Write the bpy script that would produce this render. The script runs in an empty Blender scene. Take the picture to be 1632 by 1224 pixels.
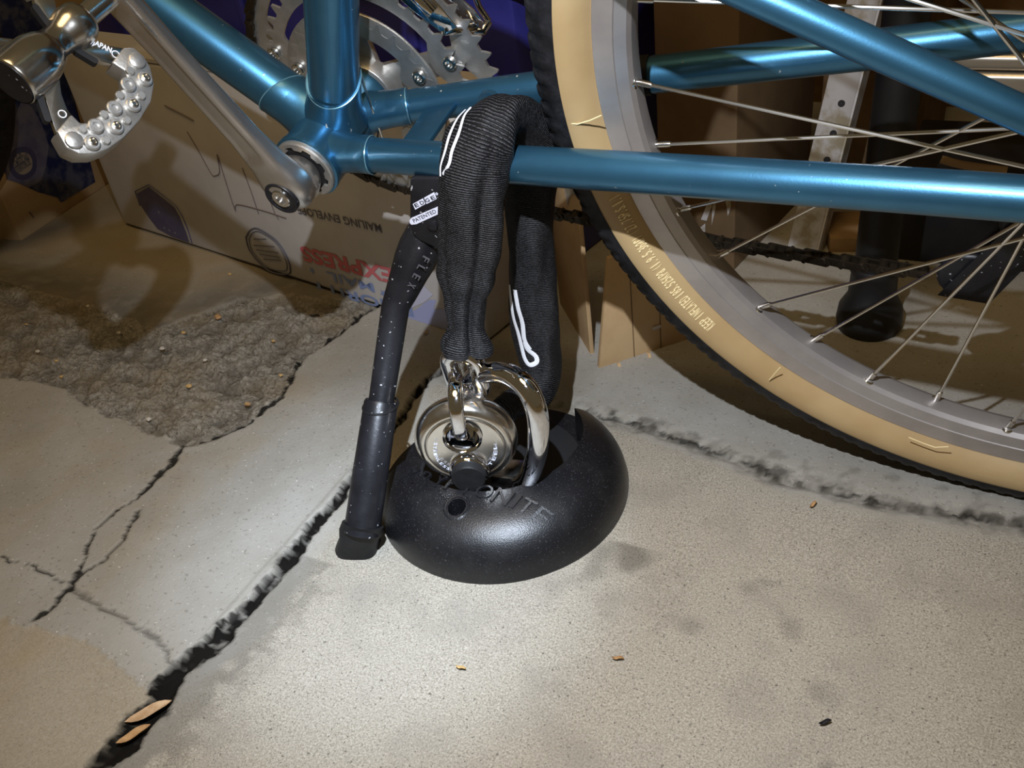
import bpy, bmesh, math, random
import numpy as np
from mathutils import Matrix, Vector
random.seed(7); RNG = np.random.default_rng(7)
SC = bpy.context.scene
COL = SC.collection
A = np.array

# ------------------------------------------------------------------ camera
CAM = A([0.41909, -0.50541, 0.48088])
ROT = A([[0.8920, 0.4350, -0.1228], [0.1671, -0.5699, -0.8046], [-0.4200, 0.6971, -0.5810]])  # right, down, forward
_u, _s, _v = np.linalg.svd(ROT); ROT = _u @ _v
FPX = 1453.265
cam = bpy.data.cameras.new('camera'); camo = bpy.data.objects.new('camera', cam); COL.objects.link(camo)
cam.sensor_fit = 'HORIZONTAL'; cam.sensor_width = 36.0; cam.lens = 36.0 * FPX / 1632; cam.clip_start = 0.02
M = Matrix.Identity(4)
for i in range(3):
    M[i][0] = ROT[0][i]; M[i][1] = -ROT[1][i]; M[i][2] = -ROT[2][i]; M[i][3] = CAM[i]
camo.matrix_world = M
SC.camera = camo

# ------------------------------------------------------------------ light and exposure
vs = SC.view_settings
vs.view_transform = 'Standard'; vs.look = 'None'; vs.gamma = 1.0; vs.use_curve_mapping = False; vs.exposure = 0.15
w = bpy.data.worlds.new('world'); SC.world = w; w.use_nodes = True
bg = w.node_tree.nodes['Background']; bg.inputs[0].default_value = (0.075, 0.056, 0.030, 1); bg.inputs[1].default_value = 1.0

def aim(ob, loc, tgt):
    ob.location = loc
    ob.rotation_euler = (Vector(tgt) - Vector(loc)).to_track_quat('-Z', 'Y').to_euler()

def spot(name, loc, tgt, power, size, blend, col, rad):
    l = bpy.data.lights.new(name, 'SPOT'); l.energy = power; l.spot_size = math.radians(size); l.spot_blend = blend
    l.color = col; l.shadow_soft_size = rad
    o = bpy.data.objects.new(name, l); COL.objects.link(o); aim(o, loc, tgt); return o

TORCH = (0.315, -0.385, 0.615)
spot('headlamp_beam', TORCH, (0.080, -0.150, 0.0), 25.0, 33, 1.0, (0.62, 0.78, 1.0), 0.004)
spot('headlamp_spill', TORCH, (0.14, -0.06, 0.0), 20.0, 98, 1.0, (0.86, 0.91, 1.0), 0.004)
l = bpy.data.lights.new('garage_bulb', 'AREA'); l.energy = 13.0; l.shape = 'DISK'; l.size = 1.1; l.color = (1.0, 0.69, 0.32)
lo = bpy.data.objects.new('garage_bulb', l); COL.objects.link(lo); aim(lo, (0.2, -0.7, 2.3), (0.1, 0.1, 0.0))

# ------------------------------------------------------------------ geometry helpers
def ray(p):
    v = ROT.T @ A([(p[0] - 816) / FPX, (p[1] - 612) / FPX, 1.0]); return v / np.linalg.norm(v)
def gnd(p, h=0.0):                    # photo point that lies on a level surface at height h
    v = ray(p); return CAM + v * (h - CAM[2]) / v[2]
def onp(p, P0, n):                    # photo point that lies on a plane
    v = ray(p); return CAM + v * (np.dot(A(P0) - CAM, n) / np.dot(v, n))
def wy(p, y): return onp(p, [0, y, 0], A([0, 1.0, 0]))
# bicycle frame axes: x to the rear, y to the drive side, z up the leaning bicycle; origin in the bottom bracket
BB = A([[0.9999, 0.0032, 0.0117], [0.0, 0.9648, -0.2629], [-0.0121, 0.2629, 0.9648]])
_u, _s, _v = np.linalg.svd(BB); BB = _u @ _v
BBZ = 0.26206
def bw(P): return (A(P, float) @ BB.T) + A([0, 0, BBZ])
def w2b(P): return (A(P, float) - A([0, 0, BBZ])) @ BB
def bp(p, y): return w2b(onp(p, bw([0, y, 0]), BB @ A([0, 1.0, 0])))
BM = Matrix([[BB[0][0], BB[0][1], BB[0][2], 0], [BB[1][0], BB[1][1], BB[1][2], 0], [BB[2][0], BB[2][1], BB[2][2], BBZ], [0, 0, 0, 1]])
def unit(v):
    v = A(v, float); return v / np.linalg.norm(v)
def lerp(a, b, t): return A(a, float) * (1 - t) + A(b, float) * t

class G:
    def __init__(s): s.v = []; s.f = []; s.n = 0; s.uv = []
    def add(s, v, f, uv=None):
        v = np.asarray(v, float).reshape(-1, 3); s.v.append(v)
        s.f += [tuple(int(i) + s.n for i in q) for q in f]; s.n += len(v)
        s.uv.append(np.asarray(uv, float) if uv is not None else np.zeros((len(v), 2)))
        return s
    def grid(s, P, closeu=False, closev=False, uv=None, capa=False, capb=False):
        P = np.asarray(P, float); m, n = P.shape[:2]; f = []
        for i in range(m if closeu else m - 1):
            for j in range(n if closev else n - 1):
                a = i * n + j; b = i * n + (j + 1) % n; c = ((i + 1) % m) * n + (j + 1) % n; d = ((i + 1) % m) * n + j
                f.append((a, b, c, d))
        if capa: f.append(tuple(range(n))[::-1])
        if capb: f.append(tuple((m - 1) * n + j for j in range(n)))
        return s.add(P.reshape(-1, 3), f, None if uv is None else np.asarray(uv).reshape(-1, 2))
    def tube(s, pts, r, n=16, cap=True, flat=1.0, up=None):
        pts = [A(p, float) for p in pts]; m = len(pts); r = [r] * m if np.isscalar(r) else list(r)
        T = [unit(pts[min(i + 1, m - 1)] - pts[max(i - 1, 0)]) for i in range(m)]
        u = A(up, float) if up is not None else (A([0, 0, 1.0]) if abs(T[0][2]) < .9 else A([1.0, 0, 0]))
        rows = []
        for i in range(m):
            a = unit(u - T[i] * np.dot(u, T[i])); b = np.cross(T[i], a)
            if up is None: u = a
            th = np.linspace(0, 2 * np.pi, n, endpoint=False)
            rows.append(pts[i] + r[i] * (np.cos(th)[:, None] * b + flat * np.sin(th)[:, None] * a))
        return s.grid(rows, closev=True, capa=cap, capb=cap)
    def lathe(s, prof, o, ax, n=48, ref=None, a0=0, a1=2 * np.pi, cap=False):
        ax = unit(ax); ref = A(ref, float) if ref is not None else (A([0, 0, 1.0]) if abs(ax[2]) < .9 else A([1.0, 0, 0]))
        e1 = unit(ref - ax * np.dot(ref, ax)); e2 = np.cross(ax, e1); full = abs(a1 - a0 - 2 * np.pi) < 1e-6
        th = np.linspace(a0, a1, n, endpoint=not full)
        rows = [A(o) + h * ax + r * (np.cos(th)[:, None] * e1 + np.sin(th)[:, None] * e2) for r, h in prof]
        return s.grid(rows, closev=full, capa=cap, capb=cap)
    def prism(s, poly, d):               # closed polygon (3D points) extruded by d
        P = np.asarray(poly, float); n = len(P); d = A(d, float)
        return s.add(np.vstack([P, P + d]), [tuple(range(n))[::-1], tuple(range(n, 2 * n))] + [(i, (i + 1) % n, n + (i + 1) % n, n + i) for i in range(n)])
    def box(s, o, ex, ey, ez):           # corner and three edge vectors
        o, ex, ey, ez = [A(q, float) for q in (o, ex, ey, ez)]
        v = [o + ex * i + ey * j + ez * k for k in (0, 1) for j in (0, 1) for i in (0, 1)]
        return s.add(v, [(0, 2, 3, 1), (4, 5, 7, 6), (0, 1, 5, 4), (2, 6, 7, 3), (0, 4, 6, 2), (1, 3, 7, 5)])
    def mesh(s, name, mat, smooth=True, ang=40, bevel=0, bseg=2):
        me = bpy.data.meshes.new(name); V = np.vstack(s.v)
        me.from_pydata(V.tolist(), [], s.f); me.update()
        UV = np.vstack(s.uv)
        if np.any(UV):
            lay = me.uv_layers.new(name='UVMap'); li = np.empty(len(me.loops), int); me.loops.foreach_get('vertex_index', li)
            lay.data.foreach_set('uv', UV[li].astype(np.float32).ravel())
        bm = bmesh.new(); bm.from_mesh(me)
        bmesh.ops.recalc_face_normals(bm, faces=bm.faces)
        if bevel:
            es = [e for e in bm.edges if len(e.link_faces) == 2 and e.calc_face_angle(0) > math.radians(35)]
            bmesh.ops.bevel(bm, geom=es, offset=bevel, segments=bseg, affect='EDGES', profile=.5, clamp_overlap=True)
        bm.to_mesh(me); bm.free()
        me.materials.append(mat)
        if smooth:
            me.polygons.foreach_set('use_smooth', [True] * len(me.polygons)); me.set_sharp_from_angle(angle=math.radians(ang))
        return me
    def build(s, name, mat, parent=None, **k): return link(name, s.mesh(name, mat, **k), parent)

def link(name, me, parent=None, mtx=None):
    o = bpy.data.objects.new(name, me); COL.objects.link(o)
    if parent is not None:
        o.parent = parent
        if parent.type == 'EMPTY': o.matrix_parent_inverse = Matrix.Translation(-parent.location)
    if mtx is not None: o.matrix_basis = mtx
    return o
def tag(o, label, cat, group=None):
    o['label'] = label; o['category'] = cat
    if group: o['group'] = group
    return o
def thing(name, label, cat, loc, group=None):
    o = bpy.data.objects.new(name, None); COL.objects.link(o); o.location = Vector([float(x) for x in loc]); o.empty_display_size = .02
    return tag(o, label, cat, group)
def plabel(o, t): o['label'] = t; return o
def struct(o): o['kind'] = 'structure'; return o
def spline(P, n):                       # Catmull-Rom through points (any dimension)
    P = np.asarray(P, float); Q = np.vstack([2 * P[0] - P[1], P, 2 * P[-1] - P[-2]]); out = []
    t = np.linspace(0, len(P) - 1, n)
    for x in t:
        i = min(int(x), len(P) - 2); u = x - i; a, b, c, d = Q[i:i + 4]
        out.append(.5 * (2 * b + (c - a) * u + (2 * a - 5 * b + 4 * c - d) * u * u + (3 * b - a - 3 * c + d) * u ** 3))
    return A(out)
_tc = {}
def text_geo(t, bold=0.0):
    if (t, bold) not in _tc:
        cu = bpy.data.curves.new('txt', 'FONT'); cu.body = t; cu.resolution_u = 3; cu.offset = bold
        ob = bpy.data.objects.new('txt', cu); COL.objects.link(ob)
        dg = bpy.context.evaluated_depsgraph_get(); me = bpy.data.meshes.new_from_object(ob.evaluated_get(dg))
        v = A([x.co[:] for x in me.vertices]); f = [tuple(p.vertices) for p in me.polygons]
        bpy.data.objects.remove(ob); bpy.data.curves.remove(cu); bpy.data.meshes.remove(me)
        _tc[(t, bold)] = (v, f)
    return _tc[(t, bold)]
def text_on(g, t, o, right, up, width, height, bold=0.0, depth=0.0):   # fits the words into width x height with lower left corner at o
    v, f = text_geo(t, bold); lo = v.min(0); hi = v.max(0); q = (v - lo) / np.maximum(hi - lo, 1e-9)
    right = unit(right); up = unit(up); P = A(o) + q[:, :1] * width * right + q[:, 1:2] * height * up
    if depth:
        n = np.cross(right, up); m = len(P); e = {}
        for q4 in f:
            for a, b in zip(q4, q4[1:] + q4[:1]): e[(a, b)] = e.get((a, b), 0) + 1
        sides = [(a, b, b + m, a + m) for (a, b) in e if (b, a) not in e]
        g.add(np.vstack([P, P + n * depth]), [tuple(i + m for i in q4) for q4 in f] + sides)
    else: g.add(P, f)

# ------------------------------------------------------------------ materials
def nodes(name):
    m = bpy.data.materials.new(name); m.use_nodes = True; t = m.node_tree
    return m, t, t.nodes['Principled BSDF']
def nd(t, typ, **k):
    n = t.nodes.new(typ)
    for a, b in k.items():
        if a in n.inputs: n.inputs[a].default_value = b
        else: setattr(n, a, b)
    return n
def rgb(c): return (c[0], c[1], c[2], 1.0)
def mat(name, col, rough=.5, metal=0., col2=None, nscale=40., nlo=.4, nhi=.65, bump=0., bscale=200., coat=0., spec=.5, rvar=0., detail=4., flecks=None, fscale=900., fth=.72, aniso=0):
    m, t, b = nodes(name); L = t.links.new
    b.inputs['Base Color'].default_value = rgb(col); b.inputs['Roughness'].default_value = rough; b.inputs['Metallic'].default_value = metal
    b.inputs['Coat Weight'].default_value = coat; b.inputs['Coat Roughness'].default_value = .08; b.inputs['Specular IOR Level'].default_value = spec
    tc = nd(t, 'ShaderNodeTexCoord'); cur = None
    if col2 is not None:
        no = nd(t, 'ShaderNodeTexNoise', Scale=nscale, Detail=detail, Roughness=.6); L(tc.outputs['Object'], no.inputs['Vector'])
        r = nd(t, 'ShaderNodeMapRange'); r.inputs[1].default_value = nlo; r.inputs[2].default_value = nhi; L(no.outputs[0], r.inputs[0])
        mx = nd(t, 'ShaderNodeMix', data_type='RGBA'); mx.inputs[6].default_value = rgb(col); mx.inputs[7].default_value = rgb(col2)
        L(r.outputs[0], mx.inputs[0]); cur = mx.outputs[2]
        if rvar:
            rr = nd(t, 'ShaderNodeMapRange'); rr.inputs[3].default_value = rough - rvar; rr.inputs[4].default_value = rough + rvar
            L(r.outputs[0], rr.inputs[0]); L(rr.outputs[0], b.inputs['Roughness'])
    if flecks is not None:
        n2 = nd(t, 'ShaderNodeTexNoise', Scale=fscale, Detail=1.); L(tc.outputs['Object'], n2.inputs['Vector'])
        r2 = nd(t, 'ShaderNodeMapRange'); r2.inputs[1].default_value = fth; r2.inputs[2].default_value = fth + .05; L(n2.outputs[0], r2.inputs[0])
        m2 = nd(t, 'ShaderNodeMix', data_type='RGBA'); m2.inputs[6].default_value = rgb(col); m2.inputs[7].default_value = rgb(flecks)
        if cur is not None: L(cur, m2.inputs[6])
        L(r2.outputs[0], m2.inputs[0]); cur = m2.outputs[2]
        mm = nd(t, 'ShaderNodeMapRange'); mm.inputs[3].default_value = metal; mm.inputs[4].default_value = 0.; L(r2.outputs[0], mm.inputs[0]); L(mm.outputs[0], b.inputs['Metallic'])
    if cur is not None: L(cur, b.inputs['Base Color'])
    if bump:
        n3 = nd(t, 'ShaderNodeTexNoise', Scale=bscale, Detail=3.); L(tc.outputs['Object'], n3.inputs['Vector'])
        bu = nd(t, 'ShaderNodeBump', Strength=bump, Distance=.001); L(n3.outputs[0], bu.inputs['Height']); L(bu.outputs[0], b.inputs['Normal'])
    return m

PAINT = mat('teal_paint', (.055, .185, .305), .36, .82, (.048, .162, .275), 30, coat=.3, flecks=(.5, .48, .42), fscale=260, fth=.765, bump=.04, bscale=900)
EDGE = mat('paint_edge', (.20, .42, .52), .25, .6)
ALU = mat('polished_alloy', (.64, .62, .60), .32, .95, (.54, .52, .50), 18, rvar=.05, bump=.03, bscale=120)
POLISH = mat('bright_polished_alloy', (.68, .66, .63), .20, 1., (.58, .56, .52), 30, rvar=.05)
ALU_D = mat('cast_alloy', (.54, .53, .51), .42, .85, (.43, .42, .39), 60, bump=.15, bscale=500)
RIM = mat('rim_alloy', (.50, .47, .45), .45, .75, (.42, .39, .38), 25)
STEEL = mat('bright_steel', (.72, .70, .66), .2, 1.)
CHROME = mat('chrome', (.86, .87, .90), .06, 1., (.75, .76, .80), 90, rvar=.03)
STAIN = mat('brushed_stainless', (.80, .77, .72), .22, 1., (.72, .69, .63), 60, rvar=.05)
BLACKP = mat('black_plastic', (.008, .008, .010), .38, 0, (.016, .016, .019), 30, spec=.35, flecks=(.42, .42, .44), fscale=330, fth=.72, bump=.1, bscale=400)
BLACKR = mat('black_rubber', (.006, .006, .0065), .6, 0, (.012, .012, .013), 60, spec=.3, bump=.2, bscale=300)
POSTM = mat('worn_black_enamel', (.006, .006, .007), .5, 0, (.012, .011, .010), 30)
DARK = mat('dark_void', (.006, .006, .007), .7)
GUM = mat('gum_sidewall', (.46, .33, .165), .55, 0, (.37, .245, .11), 8, bump=.08, bscale=250)
GUMT = mat('gum_lettering', (.86, .70, .38), .5)
TREAD = mat('tread_rubber', (.006, .006, .007), .55, 0, (.018, .018, .021), 90, spec=.3, bump=.3, bscale=350)
CHAINM = mat('oily_steel', (.075, .060, .042), .33, .85, (.045, .036, .026), 40)
WHITE = mat('reflective_white', (.85, .87, .92), .35)
WHITEL = mat('white_label', (.72, .74, .86), .5)
BLACKI = mat('black_ink', (.02, .02, .025), .6)
MAILB = mat('white_carton', (.52, .49, .46), .55, 0, (.46, .43, .40), 14, bump=.05, bscale=40)
MAILE = mat('carton_edge', (.33, .26, .17), .8)
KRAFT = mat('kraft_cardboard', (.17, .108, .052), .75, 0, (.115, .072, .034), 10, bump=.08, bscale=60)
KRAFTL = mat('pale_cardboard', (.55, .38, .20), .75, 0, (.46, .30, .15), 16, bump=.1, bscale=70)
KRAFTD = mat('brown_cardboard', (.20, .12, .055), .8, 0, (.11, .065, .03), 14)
TOTE = mat('blue_plastic', (.035, .035, .24), .35, 0, (.03, .028, .19), 12)
NAVY = mat('navy_print', (.075, .072, .155), .5, 0, (.09, .088, .17), 60)
NAVYT = mat('navy_tape', (.02, .03, .11), .4, 0, (.10, .11, .17), 45, .45, .6)
PINKT = mat('pale_worn_print', (.13, .13, .22), .5, 0, (.20, .19, .26), 45, .4, .6)
REDI = mat('red_ink', (.52, .13, .14), .55)
BLUEI = mat('blue_ink', (.20, .26, .46), .55)
GREYI = mat('grey_ink', (.10, .10, .13), .6)
EAGLE = mat('pale_blue_print', (.34, .36, .58), .55)
MARKER = mat('marker_line', (.16, .12, .11), .7)
WPOST = mat('painted_steel', (.52, .51, .52), .5, .2, (.32, .28, .20), 25, .52, .62)
SILV = mat('grey_alloy', (.55, .50, .42), .35, .8)
WOOD = mat('old_wood', (.30, .19, .09), .8, 0, (.18, .11, .05), 20)
LEAF = mat('dry_leaf_brown', (.42, .25, .11), .8, 0, (.30, .16, .06), 120)
PEBW = mat('white_chip', (.50, .47, .41), .7)
PEBO = mat('ochre_chip', (.46, .31, .13), .8)
WALL = mat('dark_boards', (.16, .10, .05), .85, 0, (.09, .055, .03), 4)

def fabric():
    m, t, b = nodes('black_woven_nylon'); L = t.links.new
    uv = nd(t, 'ShaderNodeUVMap'); sep = nd(t, 'ShaderNodeSeparateXYZ'); L(uv.outputs[0], sep.inputs[0])
    tc = nd(t, 'ShaderNodeTexCoord'); no = nd(t, 'ShaderNodeTexNoise', Scale=60., Detail=3.); L(tc.outputs['Object'], no.inputs['Vector'])
    ad = nd(t, 'ShaderNodeMath', operation='MULTIPLY_ADD'); ad.inputs[1].default_value = .0022; L(no.outputs[0], ad.inputs[0]); L(sep.outputs[1], ad.inputs[2])
    mu = nd(t, 'ShaderNodeMath', operation='MULTIPLY'); mu.inputs[1].default_value = 2 * math.pi / .0014; L(ad.outputs[0], mu.inputs[0])
    si = nd(t, 'ShaderNodeMath', operation='SINE'); L(mu.outputs[0], si.inputs[0])
    n2 = nd(t, 'ShaderNodeTexNoise', Scale=1100., Detail=1.); L(tc.outputs['Object'], n2.inputs['Vector'])
    r = nd(t, 'ShaderNodeMapRange'); r.inputs[1].default_value = .25; r.inputs[2].default_value = 1.0; L(si.outputs[0], r.inputs[0])
    n3 = nd(t, 'ShaderNodeMapRange'); n3.inputs[1].default_value = .36; n3.inputs[2].default_value = .66; L(n2.outputs[0], n3.inputs[0])
    p = nd(t, 'ShaderNodeMath', operation='MULTIPLY'); L(r.outputs[0], p.inputs[0]); L(n3.outputs[0], p.inputs[1])
    mx = nd(t, 'ShaderNodeMix', data_type='RGBA'); mx.inputs[6].default_value = (.003, .003, .0035, 1); mx.inputs[7].default_value = (.085, .085, .095, 1)
    L(p.outputs[0], mx.inputs[0]); L(mx.outputs[2], b.inputs['Base Color']); b.inputs['Roughness'].default_value = .6; b.inputs['Specular IOR Level'].default_value = .25
    bu = nd(t, 'ShaderNodeBump', Strength=.55, Distance=.0005); L(si.outputs[0], bu.inputs['Height']); L(bu.outputs[0], b.inputs['Normal'])
    return m
FABRIC = fabric()

def concrete():
    m, t, b = nodes('weathered_concrete'); L = t.links.new
    tc = nd(t, 'ShaderNodeTexCoord'); V = tc.outputs['Object']
    def att(n): return nd(t, 'ShaderNodeAttribute', attribute_name=n).outputs['Fac']
    def noise(s, d=4., r=.6): n = nd(t, 'ShaderNodeTexNoise', Scale=s, Detail=d, Roughness=r); L(V, n.inputs['Vector']); return n.outputs[0]
    def rng(x, a, b2, c=0., d=1.):
        r = nd(t, 'ShaderNodeMapRange'); r.inputs[1].default_value = a; r.inputs[2].default_value = b2; r.inputs[3].default_value = c; r.inputs[4].default_value = d; L(x, r.inputs[0]); return r.outputs[0]
    def mix(f, c1, c2):
        x = nd(t, 'ShaderNodeMix', data_type='RGBA')
        for s, c in ((6, c1), (7, c2)):
            if isinstance(c, tuple): x.inputs[s].default_value = rgb(c)
            else: L(c, x.inputs[s])
        L(f, x.inputs[0]); return x.outputs[2]
    def mul(a, b2):
        x = nd(t, 'ShaderNodeMath', operation='MULTIPLY')
        for i, q in ((0, a), (1, b2)):
            if isinstance(q, (int, float)): x.inputs[i].default_value = q
            else: L(q, x.inputs[i])
        return x.outputs[0]
    smooth = mix(rng(noise(9., 6.), .35, .68), (.33, .315, .28), (.255, .235, .195))
    smooth = mix(mul(rng(noise(300., 2.), .62, .70), .55), smooth, (.14, .125, .10))
    agg = mix(rng(noise(760., 5., .9), .34, .64), (.12, .10, .07), (.47, .435, .365))
    agg = mix(mul(rng(noise(430., 2.), .63, .70), .75), agg, (.055, .046, .035))
    agg = mix(mul(rng(noise(14., 4.), .50, .68), .45), agg, (.20, .18, .15))
    smooth = mix(mul(rng(noise(420., 2.), .69, .73), .8), smooth, (.62, .60, .55))
    c = mix(att('agg'), smooth, agg)
    rough = mix(rng(noise(260., 6., .85), .36, .62), (.17, .15, .115), (.52, .485, .42))
    c = mix(att('rough'), c, rough)
    c = mix(att('stain_dark'), c, (.085, .075, .06))
    c = mix(att('warm'), c, (.30, .225, .12))
    c = mix(att('dirt'), c, (.004, .003, .002))
    L(c, b.inputs['Base Color']); b.inputs['Roughness'].default_value = .85; b.inputs['Specular IOR Level'].default_value = .15
    bu = nd(t, 'ShaderNodeBump', Strength=.45, Distance=.0012); L(noise(420., 3., .7), bu.inputs['Height'])
    vo = nd(t, 'ShaderNodeTexVoronoi', Scale=150., Randomness=1.); L(V, vo.inputs['Vector'])
    pebbly = nd(t, 'ShaderNodeMath', operation='MULTIPLY_ADD'); L(rng(vo.outputs['Distance'], 0., .6, 1., 0.), pebbly.inputs[0]); pebbly.inputs[1].default_value = .6; L(noise(330., 4., .8), pebbly.inputs[2])
    b2 = nd(t, 'ShaderNodeBump', Distance=.0055); L(mul(att('rough'), .95), b2.inputs['Strength']); L(pebbly.outputs[0], b2.inputs['Height']); L(bu.outputs[0], b2.inputs['Normal']); L(b2.outputs[0], b.inputs['Normal'])
    return m
CONC = concrete()
SOIL = mat('crack_soil', (.02, .015, .010), .95, 0, (.008, .006, .004), 150)

# ------------------------------------------------------------------ floor: slabs split by the cracks
def vnoise(x, y, s, seed):
    r = np.random.default_rng(seed); T = r.random((256, 256)); X = x * s; Y = y * s
    i = np.floor(X).astype(int); j = np.floor(Y).astype(int); u = X - i; v = Y - j; u = u * u * (3 - 2 * u); v = v * v * (3 - 2 * v)
    g = lambda a, b: T[a % 256, b % 256]
    return (g(i, j) * (1 - u) + g(i + 1, j) * u) * (1 - v) + (g(i, j + 1) * (1 - u) + g(i + 1, j + 1) * u) * v - .5
def fbm(x, y, s, seed, o=4): return sum(vnoise(x, y, s * 2 ** k, seed + k) / 1.8 ** k for k in range(o))
def gp(L): return A([gnd(p)[:2] for p in L])
crackA = gp([(120, 1260), (150, 1224), (215, 1165), (265, 1100), (290, 1062), (335, 1028), (400, 965), (450, 905), (500, 840), (560, 768), (600, 715), (632, 676), (668, 618), (700, 590)])
crackA = np.vstack([crackA[0] + (crackA[0] - crackA[3]) * 2, crackA])
corner = crackA[-1]
seamB = np.vstack([[corner], gp([(760, 618), (840, 636), (940, 657), (1040, 685), (1150, 722), (1250, 765), (1400, 800), (1632, 838)])])
seamB = np.vstack([seamB, seamB[-1] + (seamB[-1] - seamB[-3])])
crackC = gp([(660, 420), (640, 455), (600, 488), (545, 528), (480, 575), (450, 630), (400, 672), (345, 700), (290, 712), (268, 745), (235, 778), (180, 822), (150, 850), (128, 905), (115, 935), (85, 965), (52, 990)])
crackE = gp([(222, 815), (195, 862), (165, 898), (135, 910), (118, 930)])
crackF = gp([(115, 935), (150, 962), (190, 985), (235, 1005), (262, 1035), (272, 1062), (300, 1058)])
crackG = gp([(0, 888), (55, 905), (80, 918), (118, 930)])
edgeP = gp([(290, 712), (240, 692), (180, 665), (110, 628), (60, 606), (0, 602), (-160, 590)])
edgeT = gp([(-160, 430), (0, 440), (75, 468), (150, 488), (250, 525), (300, 508), (380, 478), (470, 470), (600, 488)])
edgeL = gp([(-120, 985), (0, 988), (60, 1000), (150, 1030), (190, 1058), (225, 1092), (245, 1110)])
rough_poly = np.vstack([edgeT, crackC[3:9], edgeP])
slab_front = np.vstack([crackA, seamB[1:], [[1.6, -.6], [-.2, -1.2]]])
slab_left = np.vstack([crackC[:15], crackF[1:], crackA[5::-1], [[-3, -1.3], [-3, 2.2], [-.2, 2.2]]])
def inpoly(P, poly):
    x, y = P; r = np.zeros(x.shape, bool); n = len(poly)
    for i in range(n):
        (x1, y1), (x2, y2) = poly[i], poly[(i + 1) % n]
        if y1 == y2: continue
        r ^= ((y1 > y) != (y2 > y)) & (x < (x2 - x1) * (y - y1) / (y2 - y1) + x1)
    return r
def pdist(x, y, L):
    d = np.full(x.shape, 9.)
    for a, b in zip(L[:-1], L[1:]):
        e = b - a; t = np.clip(((x - a[0]) * e[0] + (y - a[1]) * e[1]) / (e @ e), 0, 1)
        d = np.minimum(d, np.hypot(x - a[0] - t * e[0], y - a[1] - t * e[1]))
    return d
def build_floor():
    def ax(lo, a, b, hi, st):
        mid = np.arange(a, b, st); l_ = a - np.geomspace(st, a - lo, 50)[::-1]; r_ = b + np.geomspace(st, hi - b, 50)
        return np.concatenate([l_, mid, r_])
    xs = ax(-2.6, -.50, .62, 2.2, .0022); ys = ax(-1.2, -.42, .26, 2.0, .0022)
    X, Y = np.meshgrid(xs, ys, indexing='ij')
    wx = X + .0045 * fbm(X, Y, 90, 11, 3); wyy = Y + .0045 * fbm(X, Y, 90, 21, 3)
    dA = pdist(wx, wyy, crackA); dB = pdist(wx, wyy, seamB); dC = pdist(wx, wyy, crackC); dE = pdist(wx, wyy, crackE); dF = pdist(wx, wyy, crackF); dG = pdist(wx, wyy, crackG)
    sm = lambda d, a, b: np.clip((b - d) / (b - a), 0, 1) ** 1.0
    rough = inpoly((X + .006 * fbm(X, Y, 50, 5), Y + .006 * fbm(X, Y, 50, 6)), rough_poly).astype(float)
    front = inpoly((wx, wyy), slab_front); left = inpoly((wx, wyy), slab_left) & ~front; mid = ~front & ~left; back = mid & (X > corner[0])
    n1 = fbm(X, Y, 25, 31); n2 = fbm(X, Y, 160, 41, 3); n3 = fbm(X, Y, 70, 51, 4)
    along = np.clip((-.05 - Y) / .30, 0, 1)                 # the main crack opens towards the viewer's end
    wA = .0022 + .0042 * along + (.0012 + .004 * along) * np.clip(n3 + .1, 0, 1)
    H = .0006 * n1
    H += rough * (.0085 * n3 + .004 * n2 - .0035)
    hA = sm(dA, wA * .85, wA * 1.25); H -= .007 * hA
    wB = .0035 + .005 * np.clip(n3 + .15, 0, 1); hB = sm(dB, wB * .3, wB * 2.2); H -= hB * (.0022 - .0030 * n2)
    wC = .0007 + .0010 * np.clip(n3 + .3, 0, 1) * 2; hC = sm(dC, wC * .6, wC * 1.4); H -= .0025 * hC
    hE = np.maximum(sm(dE, .0006, .0016), sm(dG, .0003, .0010)); H -= .003 * hE
    hF = sm(dF, .0006, .0018 + .003 * np.clip(n3, 0, 1)); H -= .002 * hF
    H += np.where(back & ~front, .0015, 0) + np.where(front, 0, .0008)
    low = pdist(X, Y, edgeL)
    lowpatch = inpoly((wx, wyy), np.vstack([edgeL, crackA[2:5][::-1], [[-.2, -1.2], [-1.5, -.6]]]))
    H -= lowpatch * .0015
    agg = np.where(front, np.clip((dA - .014 - .02 * n1) / .012, 0, 1) * np.clip((dB - .008) / .01, 0, 1), 0) + lowpatch * .55
    wet = np.clip((.040 - np.abs(dA - .018) - .05 * np.abs(n3)) / .02, 0, 1) * front * (Y < -.17)
    blot = np.clip((fbm(X + .3, Y, 11, 77) - .12) / .22, 0, 1) * front * (np.abs(Y + .18) < .10) * (X > .19) * (X < .40)
    stain_dark = np.clip(.45 * wet + .62 * blot + .35 * np.clip((n3 - .22) / .2, 0, 1) * back * (Y < .05), 0, 1)
    stain_dark = np.maximum(stain_dark, .85 * hB * np.clip(n2 * 1.5 + .7 - .5 * (X < .2), 0, 1)); stain_dark = np.maximum(stain_dark, .45 * hF); hB2 = sm(dB, .0006, .0020) * np.clip(n3 * 1.5 + .75, 0, 1) * (X > .15)
    stain_dark = np.maximum(stain_dark, .55 * rough * np.clip(.5 - 2 * (n3 + .15), 0, 1))
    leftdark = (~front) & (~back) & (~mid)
    stain_dark = np.maximum(stain_dark, (rough < .5) * leftdark * (Y > -.02) * .72 * np.clip(1.25 - pdist(X, Y, edgeT) / .075, 0, 1) * np.clip(.95 + .6 * n3, 0, 1))  # left slab darker towards the top edge of the rough patch
    warm = np.clip(.30 * lowpatch + .35 * np.clip(n1 + .1, 0, 1) * (~front) * (~back) * (X < -.1) + .25 * rough * np.clip(n1 + .3, 0, 1) + .5 * leftdark * (Y > .10) * (rough < .5) * np.clip(pdist(X, Y, edgeT) / .09 - .3, 0, 1), 0, 1)
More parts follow.
